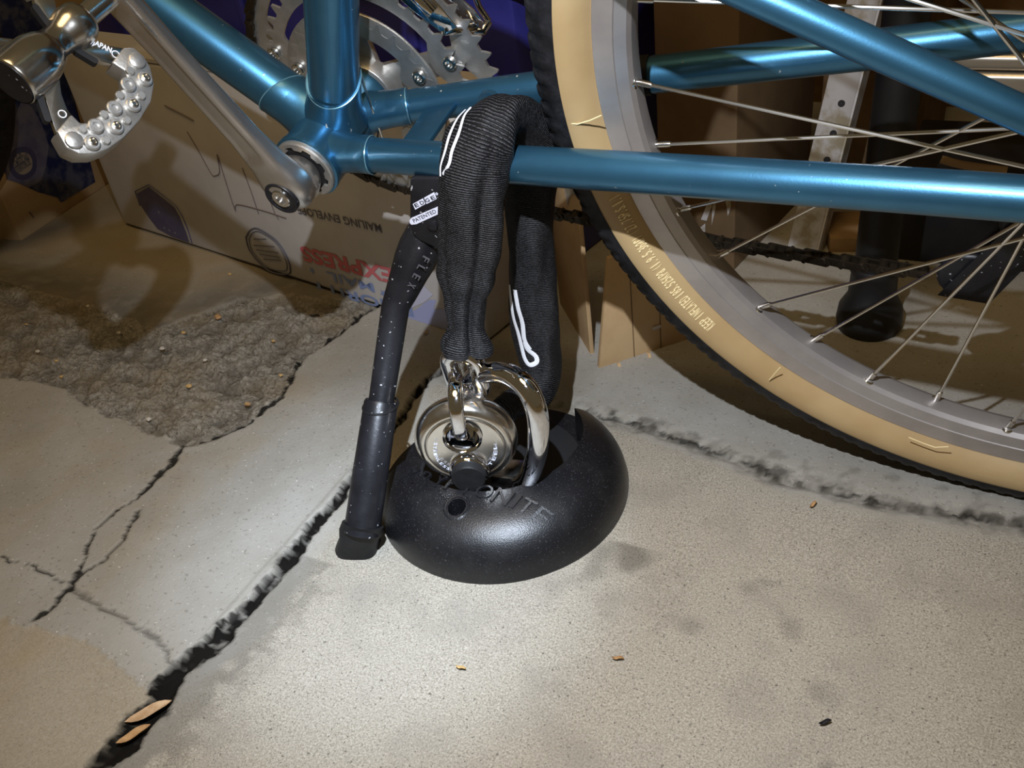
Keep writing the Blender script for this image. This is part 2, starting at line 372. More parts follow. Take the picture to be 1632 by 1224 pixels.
    dirt = np.maximum.reduce([.85 * hB2, sm(dA, wA * 1.2, wA * 1.5) * np.clip(1.25 - 1.6 * np.clip(n2, 0, 1), 0, 1), .95 * sm(dC, wC * 1.3, wC * 1.8), .9 * np.clip(hE * 2.2, 0, 1), .6 * hB * np.clip(n2 * 3 - .2, 0, 1) * (X > .17), .35 * hF])
    reg = np.where(front, 0, np.where(mid, 1, 3))
    reg = np.where((rough > .5) & (reg >= 2), 4, reg); reg = np.where(lowpatch & (reg >= 2), 5, reg)
    idx = np.arange(X.size).reshape(X.shape)
    q = np.stack([idx[:-1, :-1], idx[1:, :-1], idx[1:, 1:], idx[:-1, 1:]], -1).reshape(-1, 4); rf = reg[:-1, :-1].ravel()
    V = np.stack([X, Y, H], -1).reshape(-1, 3); at = dict(agg=agg, rough=rough, stain_dark=stain_dark, warm=warm, dirt=dirt)
    g = G(); g.box((-2.7, -1.3, -.06), (5, 0, 0), (0, 3.4, 0), (0, 0, .03))
    fl = struct(g.build('floor', SOIL, smooth=False))
    nm = {0: 'slab', 1: 'slab', 2: 'slab', 3: 'slab', 4: 'broken_slab', 5: 'slab'}
    for k in range(6):
        Q = q[rf == k]
        if not len(Q): continue
        u, inv = np.unique(Q, return_inverse=True); inv = inv.reshape(-1, 4)
        me = bpy.data.meshes.new(nm[k]); me.vertices.add(len(u)); me.vertices.foreach_set('co', V[u].astype(np.float32).ravel())
        me.loops.add(inv.size); me.loops.foreach_set('vertex_index', inv.astype(np.int32).ravel())
        me.polygons.add(len(inv)); me.polygons.foreach_set('loop_start', np.arange(0, inv.size, 4, dtype=np.int32)); me.polygons.foreach_set('loop_total', np.full(len(inv), 4, np.int32))
        me.update(); me.validate(); me.polygons.foreach_set('use_smooth', [True] * len(me.polygons))
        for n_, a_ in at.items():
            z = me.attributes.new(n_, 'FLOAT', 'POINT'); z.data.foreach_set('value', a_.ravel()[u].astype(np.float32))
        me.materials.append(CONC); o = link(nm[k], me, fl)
        if k == 4: plabel(o, 'rough broken patch of exposed aggregate')
    return fl
FLOOR = build_floor()
g = G(); g.box((-2.6, 1.55, -.02), (5, 0, 0), (0, .1, 0), (0, 0, 1.6)); struct(g.build('wall_back', WALL, smooth=False))

# ------------------------------------------------------------------ bicycle
bike = thing('bicycle', 'teal blue bicycle with gum-wall tyres and polished cranks, leaning on its black kickstand', 'bicycle', (0, 0, 0))
def child_of(root):
    return lambda name, me, mtx=None: link(name, me, root, mtx)
L_CS = .49666; DROP = .05346; AXX = .49378; RRIM = .2781; RT = .3189
STA = 1.1717; DTA = .7422; SSA = .4041; R_T = .0172; R_CS = .0116
axle = A([AXX, 0, DROP])
def bt(pts): return [bw(p) for p in pts]
# frame tubes
st_dir = A([math.cos(STA), 0, math.sin(STA)]); dt_dir = A([-math.cos(DTA), 0, math.sin(DTA)])
g = G(); g.tube(bt([st_dir * .0, st_dir * .05, st_dir * .58]), R_T, 40); frame = g.build('seat_tube', PAINT, bike)
g = G(); g.tube(bt([dt_dir * .0, dt_dir * .05, dt_dir * .66]), R_T, 40); g.build('down_tube', PAINT, bike)
g = G(); g.lathe([(.0235, -.041), (.0243, -.0405), (.0245, -.037), (.0236, -.034), (.0236, .034), (.0245, .037), (.0243, .0405), (.0235, .041)], bw([0, 0, 0]), BB @ [0, 1, 0], 64, cap=True)
shell = g.build('bottom_bracket_shell', PAINT, bike)
def stay(sgn):
    P = [[.0, sgn * .0205, -.001], [.06, sgn * .0285, .0055], [.2, sgn * .0440, .0215], [.38, sgn * .0615, .0405], [AXX - .02, sgn * .072, DROP - .003]]
    return [lerp(a, a, 0) for a in spline(P, 24)]
for sgn in (-1, 1):
    P = stay(sgn); r = [R_CS * (1 - .12 * max(0, (i - 12) / 12)) for i in range(24)]
    g = G(); g.tube(bt(P), r, 36); g.build('chain_stay', PAINT, bike)
    e = A([AXX - .40 * math.cos(SSA), sgn * .032, DROP + .40 * math.sin(SSA)])
    g = G(); g.tube(bt([lerp(A([AXX - .012, sgn * .068, DROP + .012]), e, t) for t in np.linspace(0, 1, 8)]), [.0066, .0074, .0080, .0082, .0082, .0082, .0082, .0082], 28)
    if sgn < 0: g.build('lateral_stay', PAINT, bike)
    e2 = A([math.cos(STA) * .52, sgn * .022, math.sin(STA) * .52])
    g = G(); g.tube(bt([lerp(A([AXX - .006, sgn * .069, DROP + .02]), e2, t) for t in (0, .3, 1)]), [.007, .008, .008], 20); g.build('seat_stay', PAINT, bike)
    g = G(); g.prism(bt([[AXX - .035, sgn * .069, DROP - .012], [AXX + .012, sgn * .069, DROP - .02], [AXX + .02, sgn * .069, DROP + .012], [AXX - .005, sgn * .069, DROP + .03], [AXX - .025, sgn * .069, DROP + .018]]), BB @ [0, sgn * .005, 0])
    g.build('dropout', PAINT, bike, bevel=.001)
def sleeve_lug(o, d, r, l0, amp, low, name='lug'):
    # thin lug sleeve on a tube; its end is a curved lip, with a raised bright edge
    d = unit(d); e1 = unit(A(low) - d * np.dot(A(low), d)); e2 = np.cross(d, e1); th = np.linspace(0, 2 * np.pi, 72, endpoint=False)
    rad = np.cos(th)[:, None] * e1 + np.sin(th)[:, None] * e2
    ends = l0 + amp * (1 - np.cos(th)) / 2
    rows = [A(o) + rad * (r + q) + d * (ends + b)[:, None] for q, b in ((.0013, -.012), (.0013, -.0012), (.0009, -.0002), (-.0003, 0))]
    rows = [A(o) + rad * (r + .0013) + d * (ends * 0 + l0 - .03)[:, None]] + rows
    gg = G(); gg.grid(rows, closev=True); lg = gg.build(name, PAINT, bike)
    gg = G(); loop = A(o) + rad * (r + .0012) + d * (ends - .0006)[:, None]
    gg.tube(list(loop) + [loop[0]], .00042, 6, cap=False); gg.build('lug_edge', EDGE, lg)
sleeve_lug(bw([0, 0, 0]), BB @ st_dir, R_T, .0375, .020, BB @ [0, -1, -.1])
sleeve_lug(bw([0, 0, 0]), BB @ dt_dir, R_T, .052, -.017, BB @ [0, -1, .1])
for sgn in (-1, 1):
    P = A(stay(sgn)); o = P[0]; d = P[4] - P[0]
    sleeve_lug(bw(o), BB @ d, R_CS, .056, -.010, BB @ [0, -.9, .5])
# fillets that blend the tubes into the shell
g = G()
for d in (st_dir, dt_dir):
    g.lathe([(.0235, .012), (.0215, .020), (.0198, .026), (.0188, .033), (R_T + .0012, .040)], bw([0, 0, 0]), BB @ d, 48)
for sgn in (-1, 1):
    P = A(stay(sgn)); g.lathe([(.0185, .010), (.0150, .020), (.0136, .028), (R_CS + .0012, .040)], bw(P[0]), BB @ (P[4] - P[0]), 40)
g.build('shell_socket', PAINT, bike)
g = G(); g.tube(bt([[.118, -.030, .0125], [.121, 0, .0128], [.118, .030, .0125]]), .0052, 20); g.tube(bt([[.119, .0265, .0135], [.119, .0225, .0135]]), .0088, 24); g.build('stay_bridge', PAINT, bike)
g = G(); P0 = A([.072, 0, .006]); g.box(bw([.070, -.030, .0065]), BB @ [.024, 0, .004], BB @ [0, .06, 0], BB @ [0, 0, .004]); g.build('kickstand_plate', PAINT, bike, bevel=.0008)
g = G(); g.tube(bt([[.028, .013, -.02], [.030, .013, .03], [.046, .012, .14], [.085, .010, .24]]), .0009, 8); g.build('gear_cable', STEEL, bike)
g = G(); g.tube(bt([[.020, .012, -.022], [.0297, .0160, .0005], [.055, .0250, .001], [.1, .027, .004], [.22, .03, .01]]), .0008, 8); g.build('gear_cable', BLACKP, bike)
# left cup, spindle and crank
g = G()
th = np.linspace(0, 2 * np.pi, 96, endpoint=False)
pr = []
for r0, h, k in ((.0225, -.040, 0), (.0225, -.0435, 0), (.0215, -.0445, 0), (.0178, -.0445, 1), (.0174, -.0425, 1)):
    rr = r0 + (k * .0012 * np.sign(np.sin(8 * th))); pr.append(bw(np.stack([rr * np.cos(th), np.full(96, h), rr * np.sin(th)], -1)))
g.grid(pr, closev=True); g.build('bearing_cup', ALU_D, bike)
g = G(); g.lathe([(.0, -.0428), (.0174, -.0428)], bw([0, 0, 0]), BB @ [0, 1, 0], 40); g.lathe([(.0085, -.040), (.0085, -.060)], bw([0, 0, 0]), BB @ [0, 1, 0], 32, cap=True); g.build('axle', DARK, bike)
CE = A([-.0299, -.086, .1542])
def crank_sec():
    g = G(); rows = []
    n = 40; ts = np.linspace(-.105, 1.07, 44)
    d = unit(CE - A([0, -.062, 0])); yb = A([0, 1.0, 0]); sid = unit(np.cross(yb, d)); yb = np.cross(d, sid); Ln = np.linalg.norm(CE - A([0, -.062, 0]))
    for t in ts:
        c = A([0, -.062, 0]) + d * Ln * t
        wd = np.interp(t, [-.105, -.095, -.06, 0, .06, .14, .3, .7, .92, 1.0, 1.05, 1.07], [.003, .0085, .0155, .0182, .0172, .0142, .0118, .0110, .0120, .0125, .0080, .002])
        tk = np.interp(t, [-.105, -.09, -.06, 0, .06, .14, .3, .8, 1.05, 1.07], [.004, .009, .0105, .0118, .0112, .0088, .0068, .0060, .0060, .003])
        a = np.linspace(0, 2 * np.pi, n, endpoint=False); e = 2 / 3.2
        x = np.sign(np.cos(a)) * np.abs(np.cos(a)) ** e; y = np.sign(np.sin(a)) * np.abs(np.sin(a)) ** e
        gro = np.where((y < -.8) & (np.abs(x) < .55) & (.2 < t < .9), .0012, 0)
        rows.append(bw(c + x[:, None] * wd * sid + (y * tk + gro)[:, None] * yb))
    g.grid(rows, closev=True, capa=True, capb=True)
    g.lathe([(.0175, .006), (.0150, .013), (.0125, .016)], bw([0, -.060, 0]), BB @ [0, 1, 0], 36, cap=True)
    return g.build('crank_arm', ALU, bike, ang=50)
crank = crank_sec()
co = bw([0, -.0738, 0]); cax = BB @ [0, -1, 0]
g = G(); g.lathe([(.0122, -.004), (.0126, .0006), (.0122, .0012), (.0105, .0012), (.0100, .0006), (.0068, .0004)], co, cax, 40); g.build('bolt_cover', BLACKP, crank)
g = G(); g.lathe([(.0070, -.002), (.0070, .0012), (.0064, .0018), (.0040, .0018), (.0034, -.002), (0, -.002)], co, cax, 6 * 6); g.build('crank_bolt', STEEL, crank)

# pedal: flat alloy platform with two studded ends, mirrored about the spindle
PQ = A([-.0299, -.165, .1542]); PTH = math.radians(-58); PV = A([math.cos(PTH), 0, math.sin(PTH)]); PN = np.cross(PV, [0, 1.0, 0])
if np.dot(PN, w2b(CAM) - PQ) < 0: PN = -PN
def ploc(p, h=0.0):
    d = w2b(onp(p, bw(PQ + PN * h), BB @ PN)) - PQ; return A([d[1], d @ PV])
def pw(s, t, h): return bw(PQ + A([0, 1.0, 0]) * s + PV * t + PN * h)
PED = [ploc(p) for p in [(178, 101), (196, 77), (212, 76), (228, 90), (239, 108), (245, 135), (240, 163), (222, 193), (196, 221), (172, 238), (150, 246), (125, 246), (105, 237), (90, 210), (113, 183), (127, 197), (140, 197), (165, 180), (188, 154), (201, 126), (199, 114)]]
ARM1 = [ploc(p) for p in [(66, 132), (86, 118), (97, 100), (94, 120), (98, 150), (106, 172), (114, 184), (90, 211), (80, 182)]]
ARM2 = [ploc(p) for p in [(92, 105), (110, 66), (122, 64), (150, 68), (197, 77), (178, 102), (160, 98), (140, 84), (119, 72), (105, 78)]]
def pplate(g, poly, h0, h1, mir=False):
    sg = -1 if mir else 1; P = [pw(s, t * sg, h0) for s, t in poly]; g.prism(P, BB @ PN * (h1 - h0))
ped = G()
ped.lathe(list(map(tuple, spline([(.0128, -.006), (.0136, -.004), (.0138, .006), (.0134, .014), (.0116, .021), (.0092, .026), (.0087, .032), (.0096, .036), (.0112, .041), (.0115, .046), (.0102, .051), (.0062, .0545)], 50))), bw(PQ), BB @ [0, 1, 0], 48)
for mir in (False, True):
    pplate(ped, ARM1, -.004, .000, mir); pplate(ped, ARM2, -.004, .000, mir)
pedal = ped.build('pedal', POLISH, bike, bevel=.0008)
g = G(); g.lathe([(.0, -.0062), (.0122, -.0062), (.0128, -.005)], bw(PQ), BB @ [0, 1, 0], 40); g.build('dust_cap', BLACKP, pedal)
for mir in (False, True):
    g = G(); pplate(g, PED, -.013, .0012, mir); g.build('grip_plate', ALU_D, pedal, bevel=.001)
g = G(); g.lathe([(.0062, .05), (.0062, .095)], bw(PQ), BB @ [0, 1, 0], 24, cap=True); g.build('spindle', STEEL, pedal)
def stud(r, h, pin):
    q = G(); q.lathe([(r, 0), (r, h * .75), (r * .82, h), (r * .45 if pin else 0, h)] + ([(r * .42, h - .0012), (0, h - .0012)] if pin == 1 else []), (0, 0, 0), (0, 0, 1), 18)
    return q.mesh('stud', ALU_D)
SM = {k: stud(*k) for k in ((.0042, .0026, 1), (.0024, .0020, 0), (.0046, .0024, 0))}
qm = G(); qm.lathe([(.0023, 0), (.0023, .0016), (.0016, .0020), (.0012, .0012), (0, .0012)], (0, 0, .0022), (0, 0, 1), 14); PINM = qm.mesh('grub_screw', STEEL)
def place(o3, s1, s2, s3):
    m = Matrix.Identity(4)
    for i in range(3): m[i][0], m[i][1], m[i][2], m[i][3] = s1[i], s2[i], s3[i], o3[i]
    return m
for x, y, k in [(995, 425, 'L'), (945, 500, 's'), (1050, 560, 'P'), (930, 602, 'H'), (870, 677, 's'), (1025, 680, 's'), (965, 747, 'P'), (830, 772, 'H'), (755, 816, 's'), (920, 857, 's'), (840, 906, 'P'), (695, 902, 'H'), (600, 921, 's'), (540, 1002, 'L'), (670, 1022, 'P'), (770, 1002, 's')]:
    s, t = ploc((x / 4.53, y / 4.53 + 1.0), .0035); kk = {'L': (.0046, .0024, 0), 's': (.0024, .0020, 0)}.get(k, (.0042, .0026, 1))
    mt = place(pw(s, t, .0012), BB @ PV, BB @ [0, 1, 0], BB @ PN)
    link('stud', SM[kk], pedal, mt)
    if k == 'P': link('grub_screw', PINM, pedal, mt)
def stadium(c, d, l, w, n=8):
    d = unit(d); e = A([-d[1], d[0]]); out = []
    for k in range(n + 1):
        a = -np.pi / 2 + np.pi * k / n; out.append(A(c) + d * (l / 2 - w / 2 + w / 2 * math.cos(a)) + e * w / 2 * math.sin(a))
    for k in range(n + 1):
        a = np.pi / 2 + np.pi * k / n; out.append(A(c) + d * (-l / 2 + w / 2 + w / 2 * math.cos(a)) + e * w / 2 * math.sin(a))
    return out
for a, b in (((124, 80), (152, 97)), ((63, 153), (76, 190))):
    p, q = ploc(a), ploc(b)
    for mir in (False, True): g = G(); pplate(g, stadium((p + q) / 2, q - p, np.linalg.norm(q - p) + .003, .0034), -.0041, .0003, mir); g.build('slot', DARK, pedal)
g = G(); p, q = ploc((146, 73)), ploc((176, 87))
text_on(g, 'JAPAN', pw(p[0], p[1] , .0004), pw(q[0], q[1], 0) - pw(p[0], p[1], 0), np.cross(BB @ PN, pw(q[0], q[1], 0) - pw(p[0], p[1], 0)), np.linalg.norm(q - p), .0042, .03)
def ring2(g, c, r0, r1, fn, n=24):
    g.grid([[fn(c[0] + r * math.cos(a), c[1] + r * math.sin(a)) for a in np.linspace(0, 2 * np.pi, n, endpoint=False)] for r in (r0, r1)], closev=True)
g.build('lettering', WHITE, pedal)
for c in (ploc((184, 87)), ploc((99, 182))): g = G(); ring2(g, c, .0017, .0022, lambda s, t: pw(s, t, .0005)); g.build('punch_mark', WHITE, pedal)

# chainrings, spider and chain on the drive side
def ring_mesh(N, y, th, rin, holes=0, ph=0.):
    R = N * .0127 / (2 * np.pi); out = []; inn = []
    for i in range(N):
        for f, dr in ((0, -.0030), (.22, -.0026), (.36, .0012), (.46, .0036), (.54, .0036), (.64, .0012), (.78, -.0026)):
            a = 2 * np.pi * (i + f) / N + ph; out.append([(R + dr) * math.cos(a), (R + dr) * math.sin(a)]); inn.append(a)
    n = len(out); g = G(); out = A(out); rin = np.full(n, rin)
    if holes:
        aa = A(inn); rin = rin - .010 * np.clip(np.cos(holes * (aa - ph)) * 1.6 - .5, 0, 1)
    rows = []
    for q, yy in ((0, y - th / 2), (1, y - th / 2), (1, y + th / 2), (0, y + th / 2), (0, y - th / 2)):
        rows.append([bw([(out[k][0] if q == 0 else rin[k] * math.cos(inn[k])), yy, (out[k][1] if q == 0 else rin[k] * math.sin(inn[k]))]) for k in range(n)])
    g.grid(rows, closev=True); return g
ring_mesh(52, .0615, .0022, .0925, 5, .3).build('chainring', ALU_D, bike)
ring_mesh(42, .0545, .0022, .0735, 5, .3).build('chainring', ALU_D, bike)
ring_mesh(30, .0475, .0022, .0480, 5, .3).build('chainring', ALU_D, bike)
g = G()
for k in range(5):
    a = .3 + 2 * np.pi * k / 5; d = A([math.cos(a), 0, math.sin(a)]); e = A([-math.sin(a), 0, math.cos(a)])
    g.prism(bt([d * .012 + e * .012 + [0, .056, 0], d * .075 + e * .0085 + [0, .056, 0], d * .087 + e * .007 + [0, .056, 0], d * .087 - e * .007 + [0, .056, 0], d * .075 - e * .0085 + [0, .056, 0], d * .012 - e * .012 + [0, .056, 0]]), BB @ [0, .005, 0])
g.lathe([(.012, .044), (.022, .046), (.024, .058), (.012, .060)], bw([0, 0, 0]), BB @ [0, 1, 0], 36)
g.lathe([(.052, .0465), (.066, .0465), (.066, .049), (.052, .049), (.052, .0465)], bw([0, 0, 0]), BB @ [0, 1, 0], 60)
g.lathe([(.076, .0535), (.081, .0535), (.081, .0560), (.076, .0560), (.076, .0535)], bw([0, 0, 0]), BB @ [0, 1, 0], 72)
spider = g.build('crank_spider', ALU_D, bike, bevel=.0006)
q = G(); q.lathe([(.0052, 0), (.0052, .0022), (.0044, .003), (.0030, .003), (.0026, .0008), (0, .0008)], (0, 0, 0), (0, 0, 1), 20); BOLT = q.mesh('chainring_bolt', STEEL)
for k in range(5):
    for rr, yy in ((.081, .0530), (.0560, .0460)):
        a = .3 + 2 * np.pi * k / 5; link('chainring_bolt', BOLT, spider, place(bw([rr * math.cos(a), yy, rr * math.sin(a)]), BB @ [1, 0, 0], BB @ [0, 0, -1], BB @ [0, -1, 0]))
RC = .1051; CY = .0615
path = []
for a in np.linspace(math.radians(92), math.radians(272), 60): path.append([RC * math.cos(a), CY, RC * math.sin(a)])
for x, z, y in ((.05, -.1075, .0610), (.146, -.1140, .059), (.259, -.1215, .057), (.348, -.1255, .056), (.405, -.1265, .056)): path.append([x, y, z])
path = A(path); cl = np.concatenate([[0], np.cumsum(np.linalg.norm(np.diff(path, axis=0), axis=1))])
npin = int(cl[-1] / .0127); pins = A([[np.interp(k * .0127, cl, path[:, j]) for j in range(3)] for k in range(npin + 1)])
q = G()
for p in pins: q.lathe([(.0030, -.0032), (.0038, -.003), (.0038, .003), (.0030, .0032)], bw(p), BB @ [0, 1, 0], 10, cap=True)
chain = q.build('chain', CHAINM, bike); chain['kind'] = 'stuff'
def linkmesh(yo, h):
    g = G()
    for sg in (-1, 1):
        out = []
        for k in range(20):
            a = 2 * np.pi * k / 20; x = .00635 * (1 if math.cos(a) > 0 else -1); c = math.cos(a); s = math.sin(a)
            out.append([x + h * c * (1 if abs(c) > .25 else .6), sg * yo, h * s * (.62 if abs(c) < .25 else 1)])
        g.prism(out, [0, sg * .0010, 0])
        for x in (-.00635, .00635): g.lathe([(.0019, 0), (.0019, .0006), (0, .0008)], (x, sg * (yo + .001), 0), (0, sg, 0), 10)
    return g
LM = [linkmesh(.0019, .0042).mesh('chain_link', CHAINM), linkmesh(.0031, .0042).mesh('chain_link', CHAINM)]
for k in range(npin):
    c = (pins[k] + pins[k + 1]) / 2; d = unit(pins[k + 1] - pins[k]); zz = unit(np.cross(d, [0, 1.0, 0]))
    link('chain_link', LM[k % 2], chain, place(bw(c), BB @ d, BB @ np.cross(zz, d), BB @ zz))
# front derailleur cage
g = G()
fd = [bp(p, .050) for p in [(560, -70), (610, -25), (655, 15), (700, 50), (712, 52), (728, 44), (700, 10), (640, -50)]]
g.prism(bt(fd), BB @ [0, .0012, 0])
fd2 = [bp(p, .072) for p in [(640, -80), (720, -15), (755, 15), (772, 38), (766, 52), (740, 52), (715, 40), (660, -10)]]
g.prism(bt(fd2), BB @ [0, .0012, 0])
a_, b_ = bp((707, 48), .050), bp((757, 45), .072)
g.tube(bt([a_, b_]), .0035, 14); g.tube(bt([bp((690, 20), .048), bp((640, -30), .048)]), .0045, 12)
g.build('front_derailleur', CHROME, bike, bevel=.0004)
g = G(); g.tube(bt([bp((745, -40), .08), bp((763, 10), .08), bp((779, 34), .08)]), .0022, 10); g.tube(bt([bp((779, 34), .08), bp((770, 50), .074), bp((745, 50), .068)]), .0028, 10); g.build('cage_pin', CHROME, bike)

# rear wheel
g = G(); oa = bw(axle); ya = BB @ [0, 1, 0]
rp = [(RRIM, -.0135), (RRIM - .0008, -.0142), (RRIM - .002, -.0138), (.2665, -.0125), (.2660, -.0118), (.2600, -.0085), (.2580, -.0055), (.2572, 0)]
rp = rp + [(r, -y) for r, y in rp[-2::-1]] + [(RRIM - .006, .010), (RRIM - .006, -.010), rp[0]]
g.lathe(rp, oa, ya, 200); wheel = g.build('rear_wheel', RIM, bike, ang=25)
tp = [(RRIM - .001, -.0125)] + [(x, y) for x, y in ((.2795, -.0165), (.2835, -.0210), (.2885, -.0240), (.2940, -.0250), (.2985, -.0243))]
for sg in (1, -1):
    g = G(); g.lathe([(r, y * sg) for r, y in tp], oa, ya, 220); g.build('sidewall', GUM, wheel)
n = 1440; th = np.linspace(0, 2 * np.pi, n, endpoint=False); prof = spline([(.2955, -.0252), (.3010, -.0244), (.3070, -.0218), (.3130, -.0168), (.3170, -.010), (.3189, 0)], 15)
prof = np.vstack([prof, (prof * [1, -1])[-2::-1]]); rows = []
for i, (r, y) in enumerate(prof):
    k = abs(i - (len(prof) - 1) / 2) / ((len(prof) - 1) / 2)
    rid = .0007 * (np.sign(np.sin(th * 180 + (k * 3 if y < 0 else -k * 3))) if .25 < k < .88 else np.sign(np.sin(th * 120)) * (k <= .25) * .6)
    rr = r + rid * (1 if k < .9 else 0); a2 = np.stack([rr * np.cos(th), np.full(n, y + (np.abs(rid) * np.sign(y) * .5 if .5 < k < .9 else 0)), rr * np.sin(th)], -1)
    rows.append(bw(axle + a2))
g = G(); g.grid(rows, closev=True); g.build('tread', TREAD, wheel, ang=30)
g = G(); g.lathe([(.006, -.068), (.011, -.066), (.011, -.055), (.017, -.045), (.017, -.040), (.030, -.036), (.031, -.033), (.030, -.030), (.014, -.027), (.012, 0), (.014, .015), (.030, .018), (.031, .021), (.030, .024), (.016, .027), (.016, .06), (.006, .068)], oa, ya, 40); g.build('hub', ALU, wheel)
g = G()
for k, (R_, N_) in enumerate(((.056, 26), (.050, 24), (.045, 22), (.040, 19), (.035, 16), (.030, 14))):
    pr = []
    for yy in (.027 + .0045 * k, .029 + .0045 * k):
        pr.append([bw(axle + A([(R_ + .002 * math.cos(a * N_)) * math.cos(a), yy, (R_ + .002 * math.cos(a * N_)) * math.sin(a)])) for a in np.linspace(0, 2 * np.pi, N_ * 4, endpoint=False)])
    g.grid(pr, closev=True, capa=True, capb=True)
g.build('sprocket_cluster', CHAINM, wheel)
q = G(); q.lathe([(.0030, -.0022), (.0036, -.0012), (.0034, 0), (.0019, .0004), (.0019, .008), (.0016, .0098), (.0008, .010)], (0, 0, 0), (0, 0, 1), 12); NIP = q.mesh('nipple', STEEL)
q = G(); q.lathe([(.0046, 0), (.0044, .0009), (.0030, .0012)], (0, 0, -.0004), (0, 0, 1), 16); EYE = q.mesh('eyelet', STEEL)
for k in range(36):
    i = k - 6; st_ = 10.4656; a = math.radians(180 + st_ * i) - .1803 if i < 22 else math.radians(180 + st_ * 21 + (360 - 27 * st_) / 9 * (i - 21)) - .1803
    side = -1 if i % 2 else 1; sgn = 1 if i % 4 in (1, 2) else -1
    ny = -.0025 if side < 0 else .0025
    N = axle + A([.2585 * math.cos(a), ny, .2585 * math.sin(a)]); fa = a + sgn * math.radians(68)
    F = axle + A([.028 * math.cos(fa), -.033 if side < 0 else .021, .028 * math.sin(fa)]); d = unit(F - N)
    g = G(); g.tube(bt([N + d * .004, F]), .00108, 8); link('spoke', g.mesh('spoke', STEEL), wheel)
    s1 = unit(np.cross(d, [0, 1.0, 0])); s2 = np.cross(d, s1)
    link('nipple', NIP, wheel, place(bw(N), BB @ s1, BB @ s2, BB @ d))
    rd = unit(axle - N); s1 = unit(np.cross(rd, [0, 1.0, 0])); link('eyelet', EYE, wheel, place(bw(N), BB @ s1, BB @ np.cross(rd, s1), BB @ rd))
# moulded lettering on the near sidewall, tops outward
TXT = 'KEEP INFLATED 185-525KPa (1.9-5.3bar) (27-75P.S.I.)'
def tang(p): q_ = bp(p, -.0235) - axle; return math.atan2(q_[2], q_[0])
t0 = tang((1152, 518)); t1 = tang((997, 312)); g = G(); n = len(TXT)
for i, ch in enumerate(TXT):
    if ch == ' ': continue
    a = t0 + (t1 - t0) * (i + .1) / n; a2 = t0 + (t1 - t0) * (i + .88) / n
    r0, r1, y0, y1 = .2812, .2872, -.0189, -.0235
    o = axle + A([r0 * math.cos(a), y0 - .0002, r0 * math.sin(a)]); e = axle + A([r0 * math.cos(a2), y0 - .0002, r0 * math.sin(a2)])
    up = A([(r1 - r0) * math.cos(a), y1 - y0, (r1 - r0) * math.sin(a)])
    wd = np.linalg.norm(e - o) * (.35 if ch in '.-I1()' else 1); hh = np.linalg.norm(up) * (.18 if ch in '.-' else 1)
    text_on(g, ch, bw(o), BB @ (e - o), BB @ up, wd, hh, .01, .0003)
g.build('lettering', GUMT, wheel)
for pts in ([(906, 196), (920, 198), (940, 192), (958, 184)], [(1226, 606), (1236, 594), (1243, 586)], [(1448, 697), (1470, 706), (1490, 713), (1512, 712)]):
    g = G(); g.tube(bt([bp(p, -.0245) for p in pts]), .0004, 6); g.build('mould_line', GUMT, wheel)
# black tape wrapped on the drive-side chain stay beside the tyre
P = A(stay(1)); cc = bp((1022, 118), .044); k = np.argmin(np.abs(P[:, 0] - cc[0])); dd = unit(P[k + 1] - P[k - 1]); c0 = P[k] + dd * (cc[0] - P[k][0])
g = G(); g.tube(bt([c0 - dd * .016, c0 + dd * .006]), R_CS + .0008, 32, cap=False); g.build('tape_band', BLACKR, bike)
# rear derailleur
g = G()
PJ = [A([.425, .056, -.125]), A([.455, .056, -.075])]
for p in PJ: g.lathe([(.004, -.004), (.018, -.003), (.020, -.001), (.020, .001), (.018, .003), (.004, .004)], bw(p), ya, 24)
for yy in (.049, .062):
    g.prism(bt([[.408, yy, -.140], [.440, yy, -.142], [.470, yy, -.070], [.448, yy, -.058]]), BB @ [0, .0015, 0])
g.prism(bt([[.44, .064, -.085], [.48, .064, -.06], [.51, .066, .03], [.48, .066, .03]]), BB @ [0, .012, 0])
g.build('rear_derailleur', BLACKP, bike, bevel=.001)
# front wheel, turned on the lock so only the tread shows
FC = A([-.83, 0, .05]); FS = math.radians(33); fw = A([math.cos(FS), math.sin(FS), 0]); fn = A([-math.sin(FS), math.cos(FS), 0])
def fpt(r, a, y): return bw(FC + fw * r * math.cos(a) + A([0, 0, r * math.sin(a)]) + fn * y)
def frev(prof, n=120): return [[fpt(r, a, y) for a in np.linspace(0, 2 * np.pi, n, endpoint=False)] for r, y in prof]
g = G(); g.grid(frev([(RRIM, -.0135), (.266, -.0125), (.258, 0), (.266, .0125), (RRIM, .0135)]), closev=True); fwheel = g.build('front_wheel', RIM, bike)
for sg in (-1, 1):
    g = G(); g.grid(frev([(r, y * sg) for r, y in tp[:4]]), closev=True); g.build('sidewall', GUM, fwheel)
g = G(); g.grid(frev([(.2885, -.0240), (.296, -.0252), (.307, -.0222), (.3145, -.0160), (.3180, 0), (.3145, .0160), (.307, .0222), (.296, .0252), (.2885, .0240)], 240), closev=True); g.build('tread', TREAD, fwheel)
g = G(); g.lathe([(.005, -.05), (.02, -.032), (.012, 0), (.02, .032), (.005, .05)], bw(FC), BB @ fn, 24); g.build('hub', ALU, fwheel)
for k in range(28):
    a = 2 * np.pi * k / 28; s_ = 1 if k % 2 else -1
    g = G(); g.tube([fpt(.262, a, 0), fpt(.02, a + (.9 if k % 4 < 2 else -.9), .03 * s_)], .001, 6); link('spoke', g.mesh('spoke', STEEL), fwheel)

